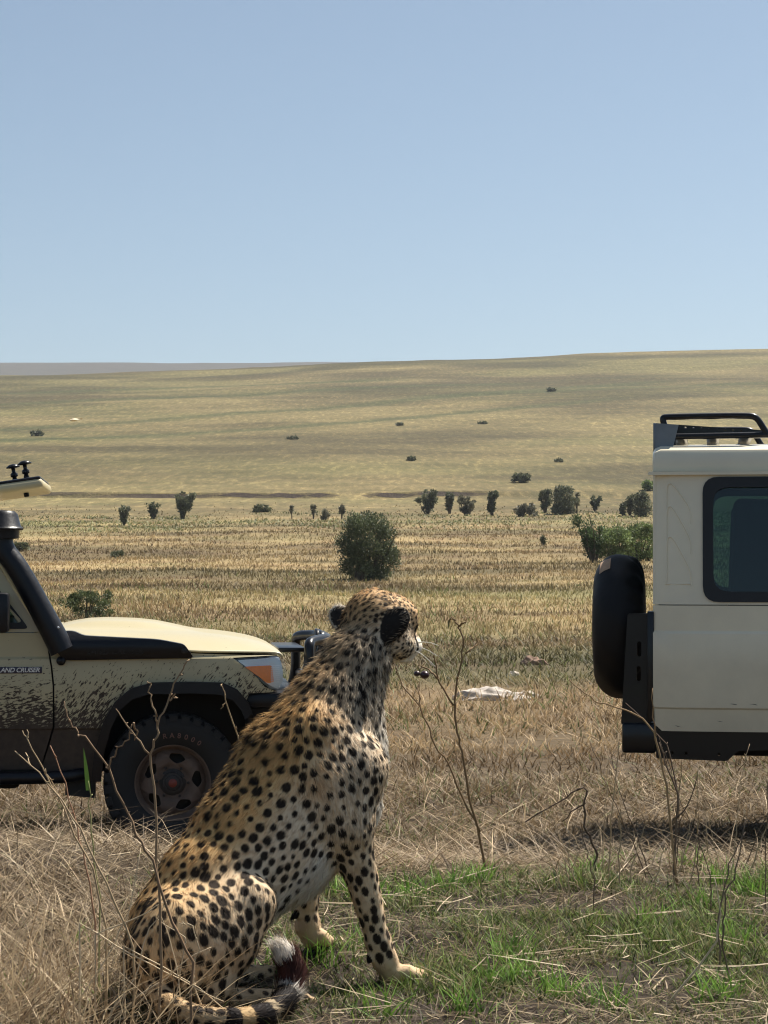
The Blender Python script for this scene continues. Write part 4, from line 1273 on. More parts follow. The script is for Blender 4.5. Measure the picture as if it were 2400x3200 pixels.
    sw = pipe('steering_wheel', [(-1.02 + 0.05 * math.sin(a), -0.38 + 0.19 * math.cos(a), 1.22 + 0.18 * math.sin(a)) for a in np.linspace(0, 2 * math.pi, 28)], 0.014, BLACK_PLASTIC, root, 8, False)
    # rear wall with two doors and their windows
    def rear(nm, y0, y1, parent=root):
        hole = rpoly([(y0 + 0.10, 1.30), (y1 - 0.08, 1.30), (y1 - 0.08, G - 0.08), (y0 + 0.10, G - 0.08)], 0.05, 4)
        o = panel(nm, [(y0, 0.60), (y1, 0.60), (y1, 1.25), (y1 - 0.055 * (y1 > 0.7), G), (y0 + 0.055 * (y0 < -0.7), G), (y0, 1.25)], [hole], PM, parent, yfun=lambda x, z: 0.0, thick=0.02)
        o.rotation_euler = (0, 0, -math.pi / 2); o.location = (-3.99, 0, 0)
        p = panel('window_pane', hole, [], TINT, o, yfun=lambda x, z: 0.008, thick=0.004)
        return o
    rear('rear_door', -0.795, -0.003); rear('rear_door', 0.003, 0.795)
    return root

def tyre_letters(root, body, x, z):
    """raised lettering set round the tyre wall"""
    wl_ = [o for o in root.children if o.name.startswith('wheel') and not o.name.startswith('wheel_') and o.location.y < 0 and abs(o.location.x - x) < 0.1][0]
    for i, chx in enumerate(body):
        me = text_mesh(chx, 0.040, 0.0015)
        me.materials.append(LETTER_T)
        o = link('tyre_letter', me, None, wl_)
        a = math.pi / 2 + 0.17 - i * 0.150
        r = 0.268
        # undo the wheel's own spin so that the word stands at the top
        M = Matrix.Rotation(-0.35, 4, 'Y') @ Matrix.Translation((r * math.cos(a), -0.1325, r * math.sin(a))) @ Matrix.Rotation(math.pi / 2, 4, 'X') @ Matrix.Rotation(a - math.pi / 2, 4, 'Z')
        o.matrix_local = M

# ---- the muddy one, seen from its front half
P1 = paint('sand_paint_muddy', (0.50, 0.43, 0.25), mud=True)
cy1 = 11.7 + 0.86
hub1 = at(540, 2457, 11.7)
rz1 = R(6.5)
car1 = cruiser('safari_car', (hub1[0] - math.sin(rz1) * 0.86, 11.7 + math.cos(rz1) * 0.86, 0.0), rz1, 'muddy sand-coloured off-road car with black snorkel and bull bar, front end towards the cheetah', P1, 1.755, True)
# snorkel
sn = bmesh.new()
bar = rpoly([(-0.605, 1.080), (0.098, 1.090), (0.112, 1.098), (0.062, 1.168), (-0.085, 1.196), (-0.50, 1.218), (-0.555, 1.245), (-0.66, 1.24), (-0.70, 1.20)], [0.03, 0.01, 0.01, 0.02, 0.04, 0.06, 0.04, 0.02, 0.04], 4)
sb = panel('snorkel', bar, [], BLACK_PLASTIC, car1, yfun=lambda x, z: -0.865 - 0.045 * float(1 - ((z - 1.15) / 0.09) ** 2), zc=[1.10, 1.12, 1.14, 1.16, 1.18, 1.20], xc=[-0.5, -0.3, -0.1], thick=0.09)
pp = pipe('snorkel_pipe', [(-0.615, -0.885, 1.135), (-0.665, -0.885, 1.235), (-0.855, -0.860, 1.585), (-0.945, -0.840, 1.70), (-0.955, -0.838, 1.80)], [0.070, 0.068, 0.062, 0.060, 0.058], BLACK_PLASTIC, sb, 16)
V, Q = lathe([(0.0, 0.0), (0.05, 0.0), (0.094, 0.005), (0.098, 0.05), (0.118, 0.052), (0.120, 0.062), (0.105, 0.075), (0.088, 0.14), (0.070, 0.158), (0.0, 0.165)], 28)
hd_ = link('snorkel_head', np_mesh('snorkel_head', V, Q, smooth=True), BLACK_PLASTIC, sb); hd_.data.set_sharp_from_angle(angle=R(35))
hd_.rotation_euler = (math.pi / 2, 0, 0); hd_.location = (-0.953, -0.838, 1.755)
V, Q = lathe([(0.0, -0.03), (0.022, -0.028), (0.026, -0.015), (0.026, 0.01)], 18)
o = link('mount_knob', np_mesh('mount_knob', V, Q, smooth=True), BLACK_PLASTIC, sb); o.location = (-0.622, -0.868, 1.078)
for dx in (0, 0.05):
    o = link('bolt', NUT.copy(), None, sb); o.data.materials.clear(); o.data.materials.append(SILVER); o.location = (-0.685 + dx, -0.885, 1.265); o.scale = (0.8, 0.8, 0.8)
me = text_mesh('LAND CRUISER', 0.047, 0.002, shear=0.25, spacing=0.98); me.materials.append(STEEL)
o = link('lettering', me, None, sb); o.rotation_euler = (math.pi / 2, 0, 0); o.location = (-0.325, -0.9075, 1.128)
box('intake_port', (0.045, -0.912, 1.118), (0.080, -0.895, 1.148), SEAL, sb, 0.008)
# badge on the door
bd = box('badge', (-0.985, -0.858, 1.008), (-0.728, -0.846, 1.044), BADGEBG, car1, 0.003)
me = text_mesh('LAND CRUISER', 0.0365, 0.0015, shear=0.25, spacing=0.92); me.materials.append(SILVER)
o = link('lettering', me, None, bd); o.rotation_euler = (math.pi / 2, 0, 0); o.location = (0.0, -0.0075, 0)
tyre_letters(car1, 'RA8000', 0.0, 0.0)
# roof hatch raised on its stays
ht = box('roof_hatch', (-0.60, -0.52, -0.03), (0.60, 0.52, 0.03), plain('sand_paint_clean', (0.56, 0.48, 0.29), 0.4, noise=0.1, nscale=5, coat=0.3), car1, 0.025, seg=3)
ht.location = (-1.335, 0, 1.995); ht.rotation_euler = (0, R(-8.5), 0)
box('hatch_rim', (-0.59, -0.51, 0.02), (0.59, 0.51, 0.044), STEEL, ht, 0.012)
for (x, y) in ((0.50, -0.30), (0.42, -0.10), (0.22, -0.49)):
    V, Q = lathe([(0.0, -0.125), (0.020, -0.122), (0.042, -0.108), (0.040, -0.102), (0.012, -0.098), (0.011, -0.075), (0.022, -0.066), (0.022, -0.050), (0.012, -0.044), (0.024, 0.0)], 16)
    o = link('latch_knob', np_mesh('latch_knob', V, Q, smooth=True), STEEL, ht); o.rotation_euler = (-math.pi / 2, 0, 0); o.location = (x, y, 0.03)
for (x, y) in ((0.30, -0.38), (0.48, -0.20)):
    box('latch_hook', (x - 0.015, y - 0.02, -0.055), (x + 0.015, y + 0.02, -0.025), BLACK_PLASTIC, ht, 0.006)
for s in (-1, 1):
    pipe('hatch_stay', [(-1.25, s * 0.50, 1.84), (-1.30, s * 0.50, 2.00)], 0.014, STEEL, car1, 8)

# ---- the cream one, seen from its rear quarter
P2 = paint('cream_paint', (0.88, 0.785, 0.585))
rz2 = R(-9)
D2 = 10.9
corner = at(2040, 2050, D2)
z2 = 0.17
fw = np.array([math.cos(rz2), math.sin(rz2)]); lf_ = np.array([-math.sin(rz2), math.cos(rz2)])
org = corner[:2] + fw * 4.0 + lf_ * 0.845
car2 = cruiser('safari_car', (org[0], org[1], z2), rz2, 'cream off-road car with roof rack and black-covered spare wheel, rear end towards the cheetah', P2, 1.925, False, 0.095)
G2 = 1.925
# pressed ribs on the rear corner panel
def bead(pts):
    pts = [(x, float(side_y(x, z)) - 0.0005, z) for x, z in pts]
    return pipe('pressed_rib', pts, 0.0045, P2, car2, 6)
for k, (zb, zt_) in enumerate([(1.395, 1.60), (1.56, 1.76), (1.72, 1.88)]):
    bead([(-3.93, zb - 0.05), (-3.93, zt_ - 0.02), (-3.90, zt_), (-3.80, zb + 0.02), (-3.80, zb - 0.06)])
bead([(-3.935, 1.345), (-3.80, 1.345)])
# spare wheel under its cover
Vs, Qs = lathe([(0.0, -0.148)] + [(0.255 + 0.14 * math.cos(t), 0.148 * math.sin(t) * (1.0 if t < 0 else 0.85)) for t in np.linspace(-math.pi / 2, math.pi / 2, 17)] + [(0.0, 0.118)], 120)
rr_ = np.hypot(Vs[:, 0], Vs[:, 2]); an_ = np.arctan2(Vs[:, 2], Vs[:, 0])
wob = 0.011 * np.sin(an_ * 23 + 1.5 * np.sin(an_ * 3)) * sstep(0.03, 0.10, Vs[:, 1]) + 0.004 * np.sin(an_ * 5 + 1) + 0.003 * np.sin(an_ * 11 + Vs[:, 1] * 30)
Vs[:, 0] *= 1 + wob * (rr_ > 0.2) / 0.3; Vs[:, 2] *= 1 + wob * (rr_ > 0.2) / 0.3
sp = link('spare_wheel', np_mesh('spare_wheel', Vs, Qs, smooth=True), COVER, car2)
sp.rotation_euler = (0, 0, -math.pi / 2); sp.location = (-4.185, -0.30, 1.105); sp['label'] = 'spare wheel under a creased black vinyl cover'
# worn patch where the cover has split
V, Q = lathe([(0.352, -0.112), (0.3745, -0.085), (0.3915, -0.052)], 72)
k_ = np.array([i for i, q in enumerate(Q) if 11 <= (q[0] // 3) <= 17])
us_, inv_ = np.unique(Q[k_], return_inverse=True)
link('worn_patch', np_mesh('worn_patch', V[us_] * (1 + 0.0), inv_.reshape(-1, 4), smooth=True), plain('worn_fabric', (0.42, 0.27, 0.17), 0.9, noise=0.4, nscale=40), sp)
# swing-out carrier with slots, bumper
car_pl = panel('spare_carrier', rpoly([(-4.17, 0.60), (-4.135, 1.185), (-4.01, 1.19), (-4.01, 0.60)], 0.01, 3),
      [rpoly([(x - 0.010, z), (x + 0.012, z), (x + 0.012, z + 0.08), (x - 0.010, z + 0.08)], 0.01, 3) for x, z in ((-4.075, 0.96), (-4.078, 0.83))], STEEL, car2, yfun=lambda x, z: -0.76, thick=0.03)
box('carrier_hinge', (-4.03, -0.80, 0.62), (-3.995, -0.70, 1.20), STEEL, car2, 0.006)
box('rear_bumper', (-4.165, -0.80, 0.455), (-3.985, 0.80, 0.61), STEEL, car2, 0.015)
panel('chassis_rail_cover', rpoly([(-3.99, 0.585), (-3.985, 0.43), (-3.62, 0.42), (-3.56, 0.475), (-3.40, 0.480), (-3.40, 0.585)], 0.01, 3),
      [rpoly([(x - 0.007, z - 0.008), (x + 0.007, z - 0.008), (x + 0.007, z + 0.008), (x - 0.007, z + 0.008)], 0.004, 3) for x, z in ((-3.90, 0.46), (-3.83, 0.458), (-3.66, 0.455))], STEEL, car2, yfun=lambda x, z: -0.80, thick=0.02)
box('rear_skirt', (-3.98, -0.79, 0.50), (-2.4, 0.79, 0.60), UNDER, car2, 0.01)
# roof rack: bent tubes, slats, perforated end plates
zr = 2.135
for s in (-1, 1):
    pipe('rack_lower_rail', [(-3.93, s * 0.60, zr - 0.005), (-1.5, s * 0.60, zr + 0.02)], 0.017, STEEL, car2)
    pipe('rack_upper_rail', [(-3.92, s * 0.60, zr), (-3.955, s * 0.60, zr + 0.095), (-3.93, s * 0.60, zr + 0.102), (-3.50, s * 0.60, zr + 0.105), (-3.455, s * 0.60, zr + 0.095), (-3.40, s * 0.60, zr + 0.005)], 0.017, STEEL, car2)
    pipe('rack_upper_rail', [(-3.30, s * 0.60, zr + 0.01), (-3.25, s * 0.60, zr + 0.10), (-2.2, s * 0.60, zr + 0.115), (-2.15, s * 0.60, zr + 0.02)], 0.017, STEEL, car2)
    for x in (-3.90, -3.35, -2.8, -2.2, -1.6): box('rack_foot', (x - 0.02, s * 0.60 - 0.015, zr - 0.11), (x + 0.02, s * 0.60 + 0.015, zr), STEEL, car2, 0.005)
for k in range(14):
    x = -3.86 + k * 0.175
    box('rack_slat', (x - 0.035, -0.59, zr - 0.006 + 0.0014 * k), (x + 0.035, 0.59, zr + 0.008 + 0.0014 * k), STEEL, car2, 0.003)
pl = panel('perforated_plate', [(-3.93, zr + 0.005), (-3.87, zr + 0.062), (-3.42, zr + 0.028), (-3.42, zr + 0.008)],
      [rpoly([(x - 0.005, z - 0.006), (x + 0.005, z - 0.006), (x + 0.005, z + 0.006), (x - 0.005, z + 0.006)], 0.003, 3) for x, z in [(-3.83 + 0.042 * k, zr + 0.044 - 0.0026 * k) for k in range(8)]], STEEL, car2, yfun=lambda x, z: -0.56, thick=0.003)
panel('rack_end_plate', [(-3.995, zr - 0.10), (-3.985, zr + 0.065), (-3.865, zr + 0.055), (-3.90, zr - 0.085)], [], GREYST, car2, yfun=lambda x, z: -0.66, thick=0.003)
box('wind_deflector', (-4.0, -0.66, zr - 0.10), (-3.985, 0.66, zr + 0.066), GREYST, car2, 0.003)
# ------------------------------------------------------------------ grass and plants
GRASS = leafy('grass_blades', 0.30, 0.6, 0.25)
LEAF = leafy('bush_leaves', 0.25, 0.55, 0.3)
WOODM = leafy('dry_wood', 0.0, 0.8, 0.2)
def grass_set(x, y, h, w, col, rng, lean=0.35, n=3, green=None, flat=0.0, dirx=0.0, sink=0.01):
    N = len(x)
    root = np.stack([x, y, gz(x, y) - sink], 1)
    az = rng.random(N) * 2 * math.pi
    ln = np.abs(rng.normal(size=N)) * lean + flat
    d = np.stack([np.cos(az) * ln + dirx, np.sin(az) * ln, np.ones(N)], 1); d /= np.linalg.norm(d, axis=1)[:, None]
    az2 = az + rng.normal(size=N) * 0.6
    b = np.stack([np.cos(az2), np.sin(az2), -0.35 * np.ones(N)], 1) * (0.15 + 0.5 * rng.random(N) * (lean + 0.3))[:, None]
    s_ = np.stack([-np.sin(az + rng.normal(size=N)), np.cos(az + rng.normal(size=N)), np.zeros(N)], 1)
    s_ /= np.linalg.norm(s_, axis=1)[:, None]
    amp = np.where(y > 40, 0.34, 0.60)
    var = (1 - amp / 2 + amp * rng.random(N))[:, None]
    root_shade = np.where(y > 40, 0.85, 0.50)[:, None]  # paints shade into the blade roots for depth, besides their darker sheaths
    return ribbons(root, d, b, h, w, s_, np.clip(col * var * root_shade, 0, 1), n, np.clip(col * var * 1.18, 0, 1))

# ---- plain: blades thin out and broaden into clumps with distance
rg = np.random.default_rng(101)
def plain_grass():
    N = 330000
    t = rg.random(N)
    y = 7.6 * (900 / 7.6) ** t
    x = (rg.random(N) * 2 - 1) * (0.235 * y + 0.5)
    n2 = fbm(x * 0.9, y * 0.9, 61, 2)
    keep = rg.random(N) < 0.55 + 0.9 * (n2 - 0.25)
    keep &= rg.random(N) < 1 - sstep(130, 250, y)
    keep &= (y > 30) | (rg.random(N) < 0.25 + 1.1 * sstep(0.36, 0.60, fbm(x * 1.7, y * 1.7, 64, 3)))
    keep &= ~((y > bank_y(x) - 2.5) & (y < bank_y(x) + 0.6))       # the bank face stays bare
    x, y = x[keep], y[keep]
    N = len(x)
    h = np.interp(y, [7, 14, 30, 60, 150, 300, 900], [0.10, 0.14, 0.16, 0.18, 0.20, 0.20, 0.30]) * (0.45 + 1.0 * rg.random(N)) * (0.6 + 0.9 * fbm(x * 0.35, y * 0.35, 66, 2))
    w = np.interp(y, [7, 14, 30, 60, 150, 300, 900], [0.0065, 0.011, 0.019, 0.040, 0.09, 0.20, 0.60]) * (0.6 + 0.8 * rg.random(N))
    c = veg(x, y)
    c = c * (0.55 + 0.85 * fbm(x * 2.3, y * 2.3, 67, 3) * (1 - sstep(25, 60, y)) + 0.42 * sstep(25, 60, y))[:, None]
    gr = (rg.random(N) < 0.13 * (1 - sstep(40, 90, y)) * (0.4 + 1.6 * sstep(0.48, 0.62, fbm(x * 0.5, y * 0.5, 62))))[:, None]
    c = np.where(gr, c_([.17, .20, .07]), c)
    dk = (rg.random(N) < 0.12 * (1 - sstep(25, 70, y)) + 0.02)[:, None]
    c = np.where(dk, c * 0.45, c)
    lean = 0.75
    near = y < 40
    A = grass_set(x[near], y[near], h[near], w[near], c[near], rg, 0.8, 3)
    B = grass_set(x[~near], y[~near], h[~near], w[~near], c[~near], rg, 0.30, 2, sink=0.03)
    return merge_sets([A, B])
o = link('savanna_grass', np_mesh('savanna_grass', *plain_grass()), GRASS, kind='stuff', label='dry golden grass covering the plain and hill')

# ---- matted straw between the mound and the cars
def straw():
    N = 48000
    y = 7.0 + 8.0 * rg.random(N) ** 1.25
    x = (rg.random(N) * 2 - 1) * (0.24 * y + 0.3)
    k = rg.random(N) < 0.12 + 1.1 * sstep(0.38, 0.60, fbm(x * 2.6, y * 2.6, 63, 3)); x, y = x[k], y[k]; N = len(x)
    h = 0.09 + 0.22 * rg.random(N) ** 1.5; w = (0.0034 + 0.0040 * rg.random(N)) * (y / 8.0) ** 0.7
    c = lerp(np.tile(c_([.15, .10, .055]), (N, 1)), np.tile(c_([.66, .51, .32]), (N, 1)), rg.random(N) ** 1.6)
    c = c * (0.5 + 0.9 * fbm(x * 2.3, y * 2.3, 67, 3))[:, None]
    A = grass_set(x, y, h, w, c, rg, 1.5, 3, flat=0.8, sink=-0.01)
    # straw heap and rank dry grass on the left of the mound
    N = 15000
    y = 4.75 + 3.1 * rg.random(N); u = rg.random(N)
    x = -0.225 * y + u ** 1.3 * (0.14 * y)
    keep = (x < -0.30 - 0.12 * (y - 5) + 0.12 * rg.normal(size=N)) & (x < -0.52 - 0.12 * (y - 4.8) + 0.10 * rg.normal(size=N))
    x, y = x[keep], y[keep]; N = len(x)
    h = (0.07 + 0.20 * rg.random(N)) * (1 - 0.45 * sstep(6.4, 7.2, y)); w = 0.0026 + 0.0034 * rg.random(N)
    k = rg.random(N) < 0.25 + 1.0 * sstep(0.36, 0.58, fbm(x * 4, y * 4, 65, 3)); x, y, h, w = x[k], y[k], h[k], w[k]; N = len(x)
    c = lerp(np.tile(c_([.12, .08, .045]), (N, 1)), np.tile(c_([.80, .63, .41]), (N, 1)), rg.random(N) ** 1.7)
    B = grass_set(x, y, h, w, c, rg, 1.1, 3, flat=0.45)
    return merge_sets([A, B])
o = link('matted_straw', np_mesh('matted_straw', *straw()), GRASS, kind='stuff', label='matted pale straw lying between the mound and the cars')

# ---- green regrowth on dark soil round the cheetah
def greens():
    sets = []
    N = 120000
    y = 4.7 + 2.75 * rg.random(N)
    x = (rg.random(N) * 2 - 1) * (0.225 * y)
    pn = fbm(x * 3.2, y * 3.2, 71, 3)
    dens = sstep(0.40, 0.60, pn) * 0.80 + 0.20
    dens *= 1 - 0.55 * sstep(0.46, 0.60, fbm(x * 2.6 + 9, y * 2.6, 73, 3))
    left = sstep(-0.42, -0.72, x + 0.10 * (y - 5))
    dens *= 1 - 0.9 * left
    dens *= 0.55 + 0.45 * sstep(0.1, 0.5, x)
    dens *= 1 - sstep(6.55, 6.95, y + 0.9 * (fbm(x * 1.7, y * 0.8, 72) - 0.5))
    k = rg.random(N) < dens
    x, y, pn = x[k], y[k], pn[k]; N = len(x)
    tall = sstep(0.55, 0.72, pn) * (0.5 + 0.8 * sstep(6.0, 6.9, y))
    h = (0.020 + 0.042 * rg.random(N)) * (1 + 0.9 * tall); w = 0.0028 + 0.0034 * rg.random(N)
    c = lerp(np.tile(c_([.022, .045, .010]), (N, 1)), np.tile(c_([.27, .37, .085]), (N, 1)), rg.random(N) ** 1.5)
    ol = (rg.random(N) < 0.36)[:, None]; c = np.where(ol, c_([.22, .20, .09]), c)
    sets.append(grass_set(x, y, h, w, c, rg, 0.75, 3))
    # dead mat of last season's grass trodden flat between the green
    N = 26000
    x2 = (rg.random(N) * 2 - 1) * 1.6; y2 = 4.7 + 2.5 * rg.random(N)
    k = (rg.random(N) < sstep(0.44, 0.60, fbm(x2 * 2.6 + 9, y2 * 2.6, 73, 3)) * 0.9 + 0.06) & (np.abs(x2) < 0.225 * y2)
    x2, y2 = x2[k], y2[k]; N = len(x2)
    c2 = lerp(np.tile(c_([.085, .058, .034]), (N, 1)), np.tile(c_([.50, .38, .22]), (N, 1)), rg.random(N) ** 1.8)
    sets.append(grass_set(x2, y2, 0.03 + 0.08 * rg.random(N) ** 1.5, 0.002 + 0.0026 * rg.random(N), c2, rg, 1.6, 3, flat=0.9, sink=-0.004))
    # upright tufts
    tx, ty = [], []
    for px, py, m in [(1590, 2990, 60), (1560, 3080, 60), (1640, 3060, 50), (1900, 2700, 90), (1840, 2740, 70), (1960, 2720, 80), (2060, 2700, 70), (2160, 2720, 70), (2260, 2760, 70), (1500, 2760, 60), (1400, 2780, 50),
                      (2350, 2800, 70), (2200, 2850, 50), (2020, 2900, 40), (2300, 2950, 50), (1750, 3120, 60), (1900, 3150, 50), (2250, 3120, 60), (1120, 2760, 60), (1080, 2800, 50), (1160, 2820, 50), (1290, 2800, 50), (1230, 2700, 45), (880, 3010, 30),
                      (1440, 3160, 50), (1200, 3170, 40), (330, 3150, 30), (250, 2980, 18), (560, 3170, 30), (640, 3180, 26), (90, 3120, 20), (150, 2560, 14), (270, 2520, 14), (1010, 3000, 40), (1130, 2960, 40)]:
        g_ = ground_hit(px, py, 4.5, 7.4)
        a = rg.normal(size=(m, 2)) * c_([0.030, 0.030]); tx += list(g_[0] + a[:, 0]); ty += list(g_[1] + a[:, 1])
    tx, ty = np.array(tx), np.array(ty); N = len(tx)
    h = 0.045 + 0.08 * rg.random(N); w = 0.0038 + 0.0035 * rg.random(N)
    c = lerp(np.tile(c_([.10, .20, .03]), (N, 1)), np.tile(c_([.24, .42, .07]), (N, 1)), rg.random(N))
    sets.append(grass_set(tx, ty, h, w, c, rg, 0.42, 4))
    return merge_sets(sets)
o = link('green_grass', np_mesh('green_grass', *greens()), GRASS, kind='stuff', label='short green grass sprouting from dark soil around the cheetah')

# ---- loose straw lying about on the mound
def litter():
    N = 2600
    y = 4.75 + 2.6 * rg.random(N); x = (rg.random(N) * 2 - 1) * 0.225 * y
    k = rg.random(N) < 0.35 + 0.65 * sstep(0.4, 0.6, fbm(x * 2, y * 2, 81)); x, y = x[k], y[k]; N = len(x)
    az = rg.random(N) * 6.283
    root = np.stack([x, y, gz(x, y) + 0.008 + 0.03 * rg.random(N)], 1)
    d = np.stack([np.cos(az), np.sin(az), rg.normal(size=N) * 0.12 + 0.06], 1)
    s_ = np.stack([-np.sin(az), np.cos(az), rg.normal(size=N) * 0.5], 1)
    L = 0.03 + 0.20 * rg.random(N) ** 2.2; w = 0.0014 + 0.0020 * rg.random(N)
    c = lerp(np.tile(c_([.22, .16, .09]), (N, 1)), np.tile(c_([.62, .50, .33]), (N, 1)), rg.random(N))
    b = np.stack([-np.sin(az), np.cos(az), -0.2 * np.ones(N)], 1) * (rg.normal(size=N) * 0.15)[:, None]
    A = ribbons(root, d, b, L, w, s_, c, 3, c, 6.0)
    # long straws that sag across the animal's haunch and the lower left corner
    N = 520
    y = 4.62 + 0.75 * rg.random(N); x = -0.21 * y + 0.55 * rg.random(N) ** 1.1
    k = x < -0.42 + 0.10 * rg.normal(size=N); x, y = x[k], y[k]; N = len(x)
    root = np.stack([x, y, gz(x, y) - 0.01], 1)
    d = np.stack([rg.normal(size=N) * 0.55 + 0.15, rg.normal(size=N) * 0.25, np.ones(N) * 0.9], 1); d /= np.linalg.norm(d, axis=1)[:, None]
    b = np.stack([rg.normal(size=N) * 0.4, rg.normal(size=N) * 0.2, -0.35 * rg.random(N)], 1)
    L = 0.14 + 0.26 * rg.random(N) ** 1.3; w = 0.0020 + 0.0018 * rg.random(N)
    c = lerp(np.tile(c_([.24, .16, .09]), (N, 1)), np.tile(c_([.62, .49, .31]), (N, 1)), rg.random(N))
    s_ = np.stack([np.ones(N), rg.normal(size=N), np.zeros(N)], 1); s_ /= np.linalg.norm(s_, axis=1)[:, None]
    B = ribbons(root, d, b, L, w, s_, c, 4, c, 4.0)
    N = 420
    px = 420 + 480 * rg.random(N); py = 3150 + 90 * rg.random(N)
    G_ = np.array([ground_hit(a, b_, 4.3, 5.2) for a, b_ in zip(px, py)])
    gcol = lerp(np.tile(c_([.16, .11, .06]), (N, 1)), np.tile(c_([.62, .49, .31]), (N, 1)), rg.random(N) ** 1.4)
    gcol = np.where((rg.random(N) < 0.35)[:, None], c_([.13, .20, .05]), gcol)
    D_ = grass_set(G_[:, 0], G_[:, 1], 0.03 + 0.07 * rg.random(N), 0.0022 + 0.0022 * rg.random(N), gcol, rg, 0.7, 3)
    return merge_sets([A, B, D_])
o = link('loose_straw', np_mesh('loose_straw', *litter()), GRASS, kind='stuff', label='loose straw scattered over the mound')

# ---- bushes
def bush(px, py, hpx, wpx, label, name='bush', group=None, style='round', col=(.06, .08, .035), leaves=None, seed=0, ymax=2600):
    r_ = np.random.default_rng(1000 + seed)
    g_ = ground_hit(px, py, 12.0, ymax)
    dist = g_[1]; H_, W_ = hpx * dist / FPX, wpx * dist / FPX
    root = empty(name, g_, label, 'bush', group)
    # branches
    sets = []; tips = []; brs = []
    nb = {'round': 9, 'vase': 11, 'sparse': 4, 'low': 5}[style]
    for i in range(nb):
        a = r_.random() * 6.283; rad = W_ * 0.5 * (0.25 + 0.75 * r_.random()) * (1.05 if style != 'sparse' else 0.5)
        top = np.array([math.cos(a) * rad, math.sin(a) * rad, H_ * (0.60 + 0.38 * r_.random())])
        if style == 'vase': top[:2] *= 1.0; bas = np.array([math.cos(a), math.sin(a), 0]) * W_ * 0.06
        else: bas = np.array([math.cos(a), math.sin(a), 0]) * W_ * (0.10 if style != 'round' else 0.22) * r_.random()
        midp = (bas + top) / 2 + r_.normal(size=3) * W_ * 0.05; midp[:2] *= 0.8
        t_ = max(0.012, 0.018 * H_)
        sets.append(tube_set([bas - [0, 0, 0.05], midp, top], [t_ * 1.6, t_, t_ * 0.4], 5, (.11, .09, .065)))
        tips.append((midp, top)); brs.append((bas, midp, top))
    link('branches', np_mesh('branches', *merge_sets(sets)), WOODM, root)
    N = leaves or int(np.clip(hpx * wpx * 0.5, 200, 9000))
    if style == 'sparse': N = int(N * 0.5)
    # leaves gather into lobes spread over the crown
    nl = {'round': 90, 'vase': 46, 'sparse': 7, 'low': 44}[style]
    lob = []
    for i in range(nl):
        a = r_.random() * 6.283; e = r_.random()
        if style == 'round':
            zz = 0.03 + 0.92 * e; rad = 0.5 * (0.80 + 0.25 * r_.random()) * math.sqrt(max(0.08, 1 - (abs(zz - 0.33) / (0.66 if zz > 0.33 else 0.5)) ** 2.1)) * (0.25 + 0.70 * r_.random() ** 0.5)
        elif style == 'vase':
            b_, m_, t_ = brs[i % len(brs)]; k = 0.22 + 0.80 * r_.random() ** 0.8
            p = b_ * (1 - k) ** 2 + 2 * m_ * k * (1 - k) + t_ * k * k + r_.normal(size=3) * W_ * 0.05
            lob.append((p[0], p[1], p[2], (0.07 + 0.07 * r_.random()) * min(H_, W_ * 1.3))); continue
        elif style == 'low':
            zz = 0.05 + 0.7 * e; rad = 0.5 * math.sqrt(1 - zz * 0.8) * r_.random() ** 0.5
        else:
            m_, t_ = tips[i % len(tips)]; k = r_.random()
            p = m_ * (1 - k) + t_ * k; lob.append((p[0], p[1], p[2], 0.10 * H_)); continue
        lob.append((math.cos(a) * rad * W_, math.sin(a) * rad * W_, zz * H_, (0.11 + 0.07 * r_.random()) * min(H_, W_ * 1.2)))
    lob = np.array(lob); li = r_.integers(0, len(lob), N)
    v = r_.normal(size=(N, 3)); v /= np.linalg.norm(v, axis=1)[:, None]; rr = r_.random(N) ** 0.45
    P = lob[li, :3] + v * (lob[li, 3] * rr)[:, None] * [1, 1, 0.85]
    P[:, 2] = np.maximum(P[:, 2], 0.02)
    sz = np.clip(dist * 0.0009, 0.03, 0.5) * (0.7 + 0.8 * r_.random(N))
    d = v * 0.7 + r_.normal(size=(N, 3)) * 0.5 + [0, 0, 0.5]; d /= np.linalg.norm(d, axis=1)[:, None]
    s_ = np.cross(d, r_.normal(size=(N, 3))); s_ /= np.linalg.norm(s_, axis=1)[:, None]
    tone = (0.60 + 0.8 * r_.random(len(lob)))[li] * (0.75 + 0.5 * r_.random(N))
    C = np.array(col) * tone[:, None]
    V, Q, T, CC = ribbons(P, d, r_.normal(size=(N, 3)) * 0.15, sz, sz * 0.55, s_, C, 2, C * 1.15, 2.2)
    f = link('foliage', np_mesh('foliage', V, Q, T, CC), LEAF, root); f['kind'] = 'stuff'
    return root
DG, GG, BG, LG = (.095, .108, .062), (.140, .150, .092), (.165, .158, .108), (.170, .215, .082)
bush(1150, 1812, 205, 195, 'large dark green bush standing alone in front of the bush row', 'round_bush', None, 'round', (.098, .118, .060), 17000, 1)
rowg = 'small bushes in the row along the foot of the hill'
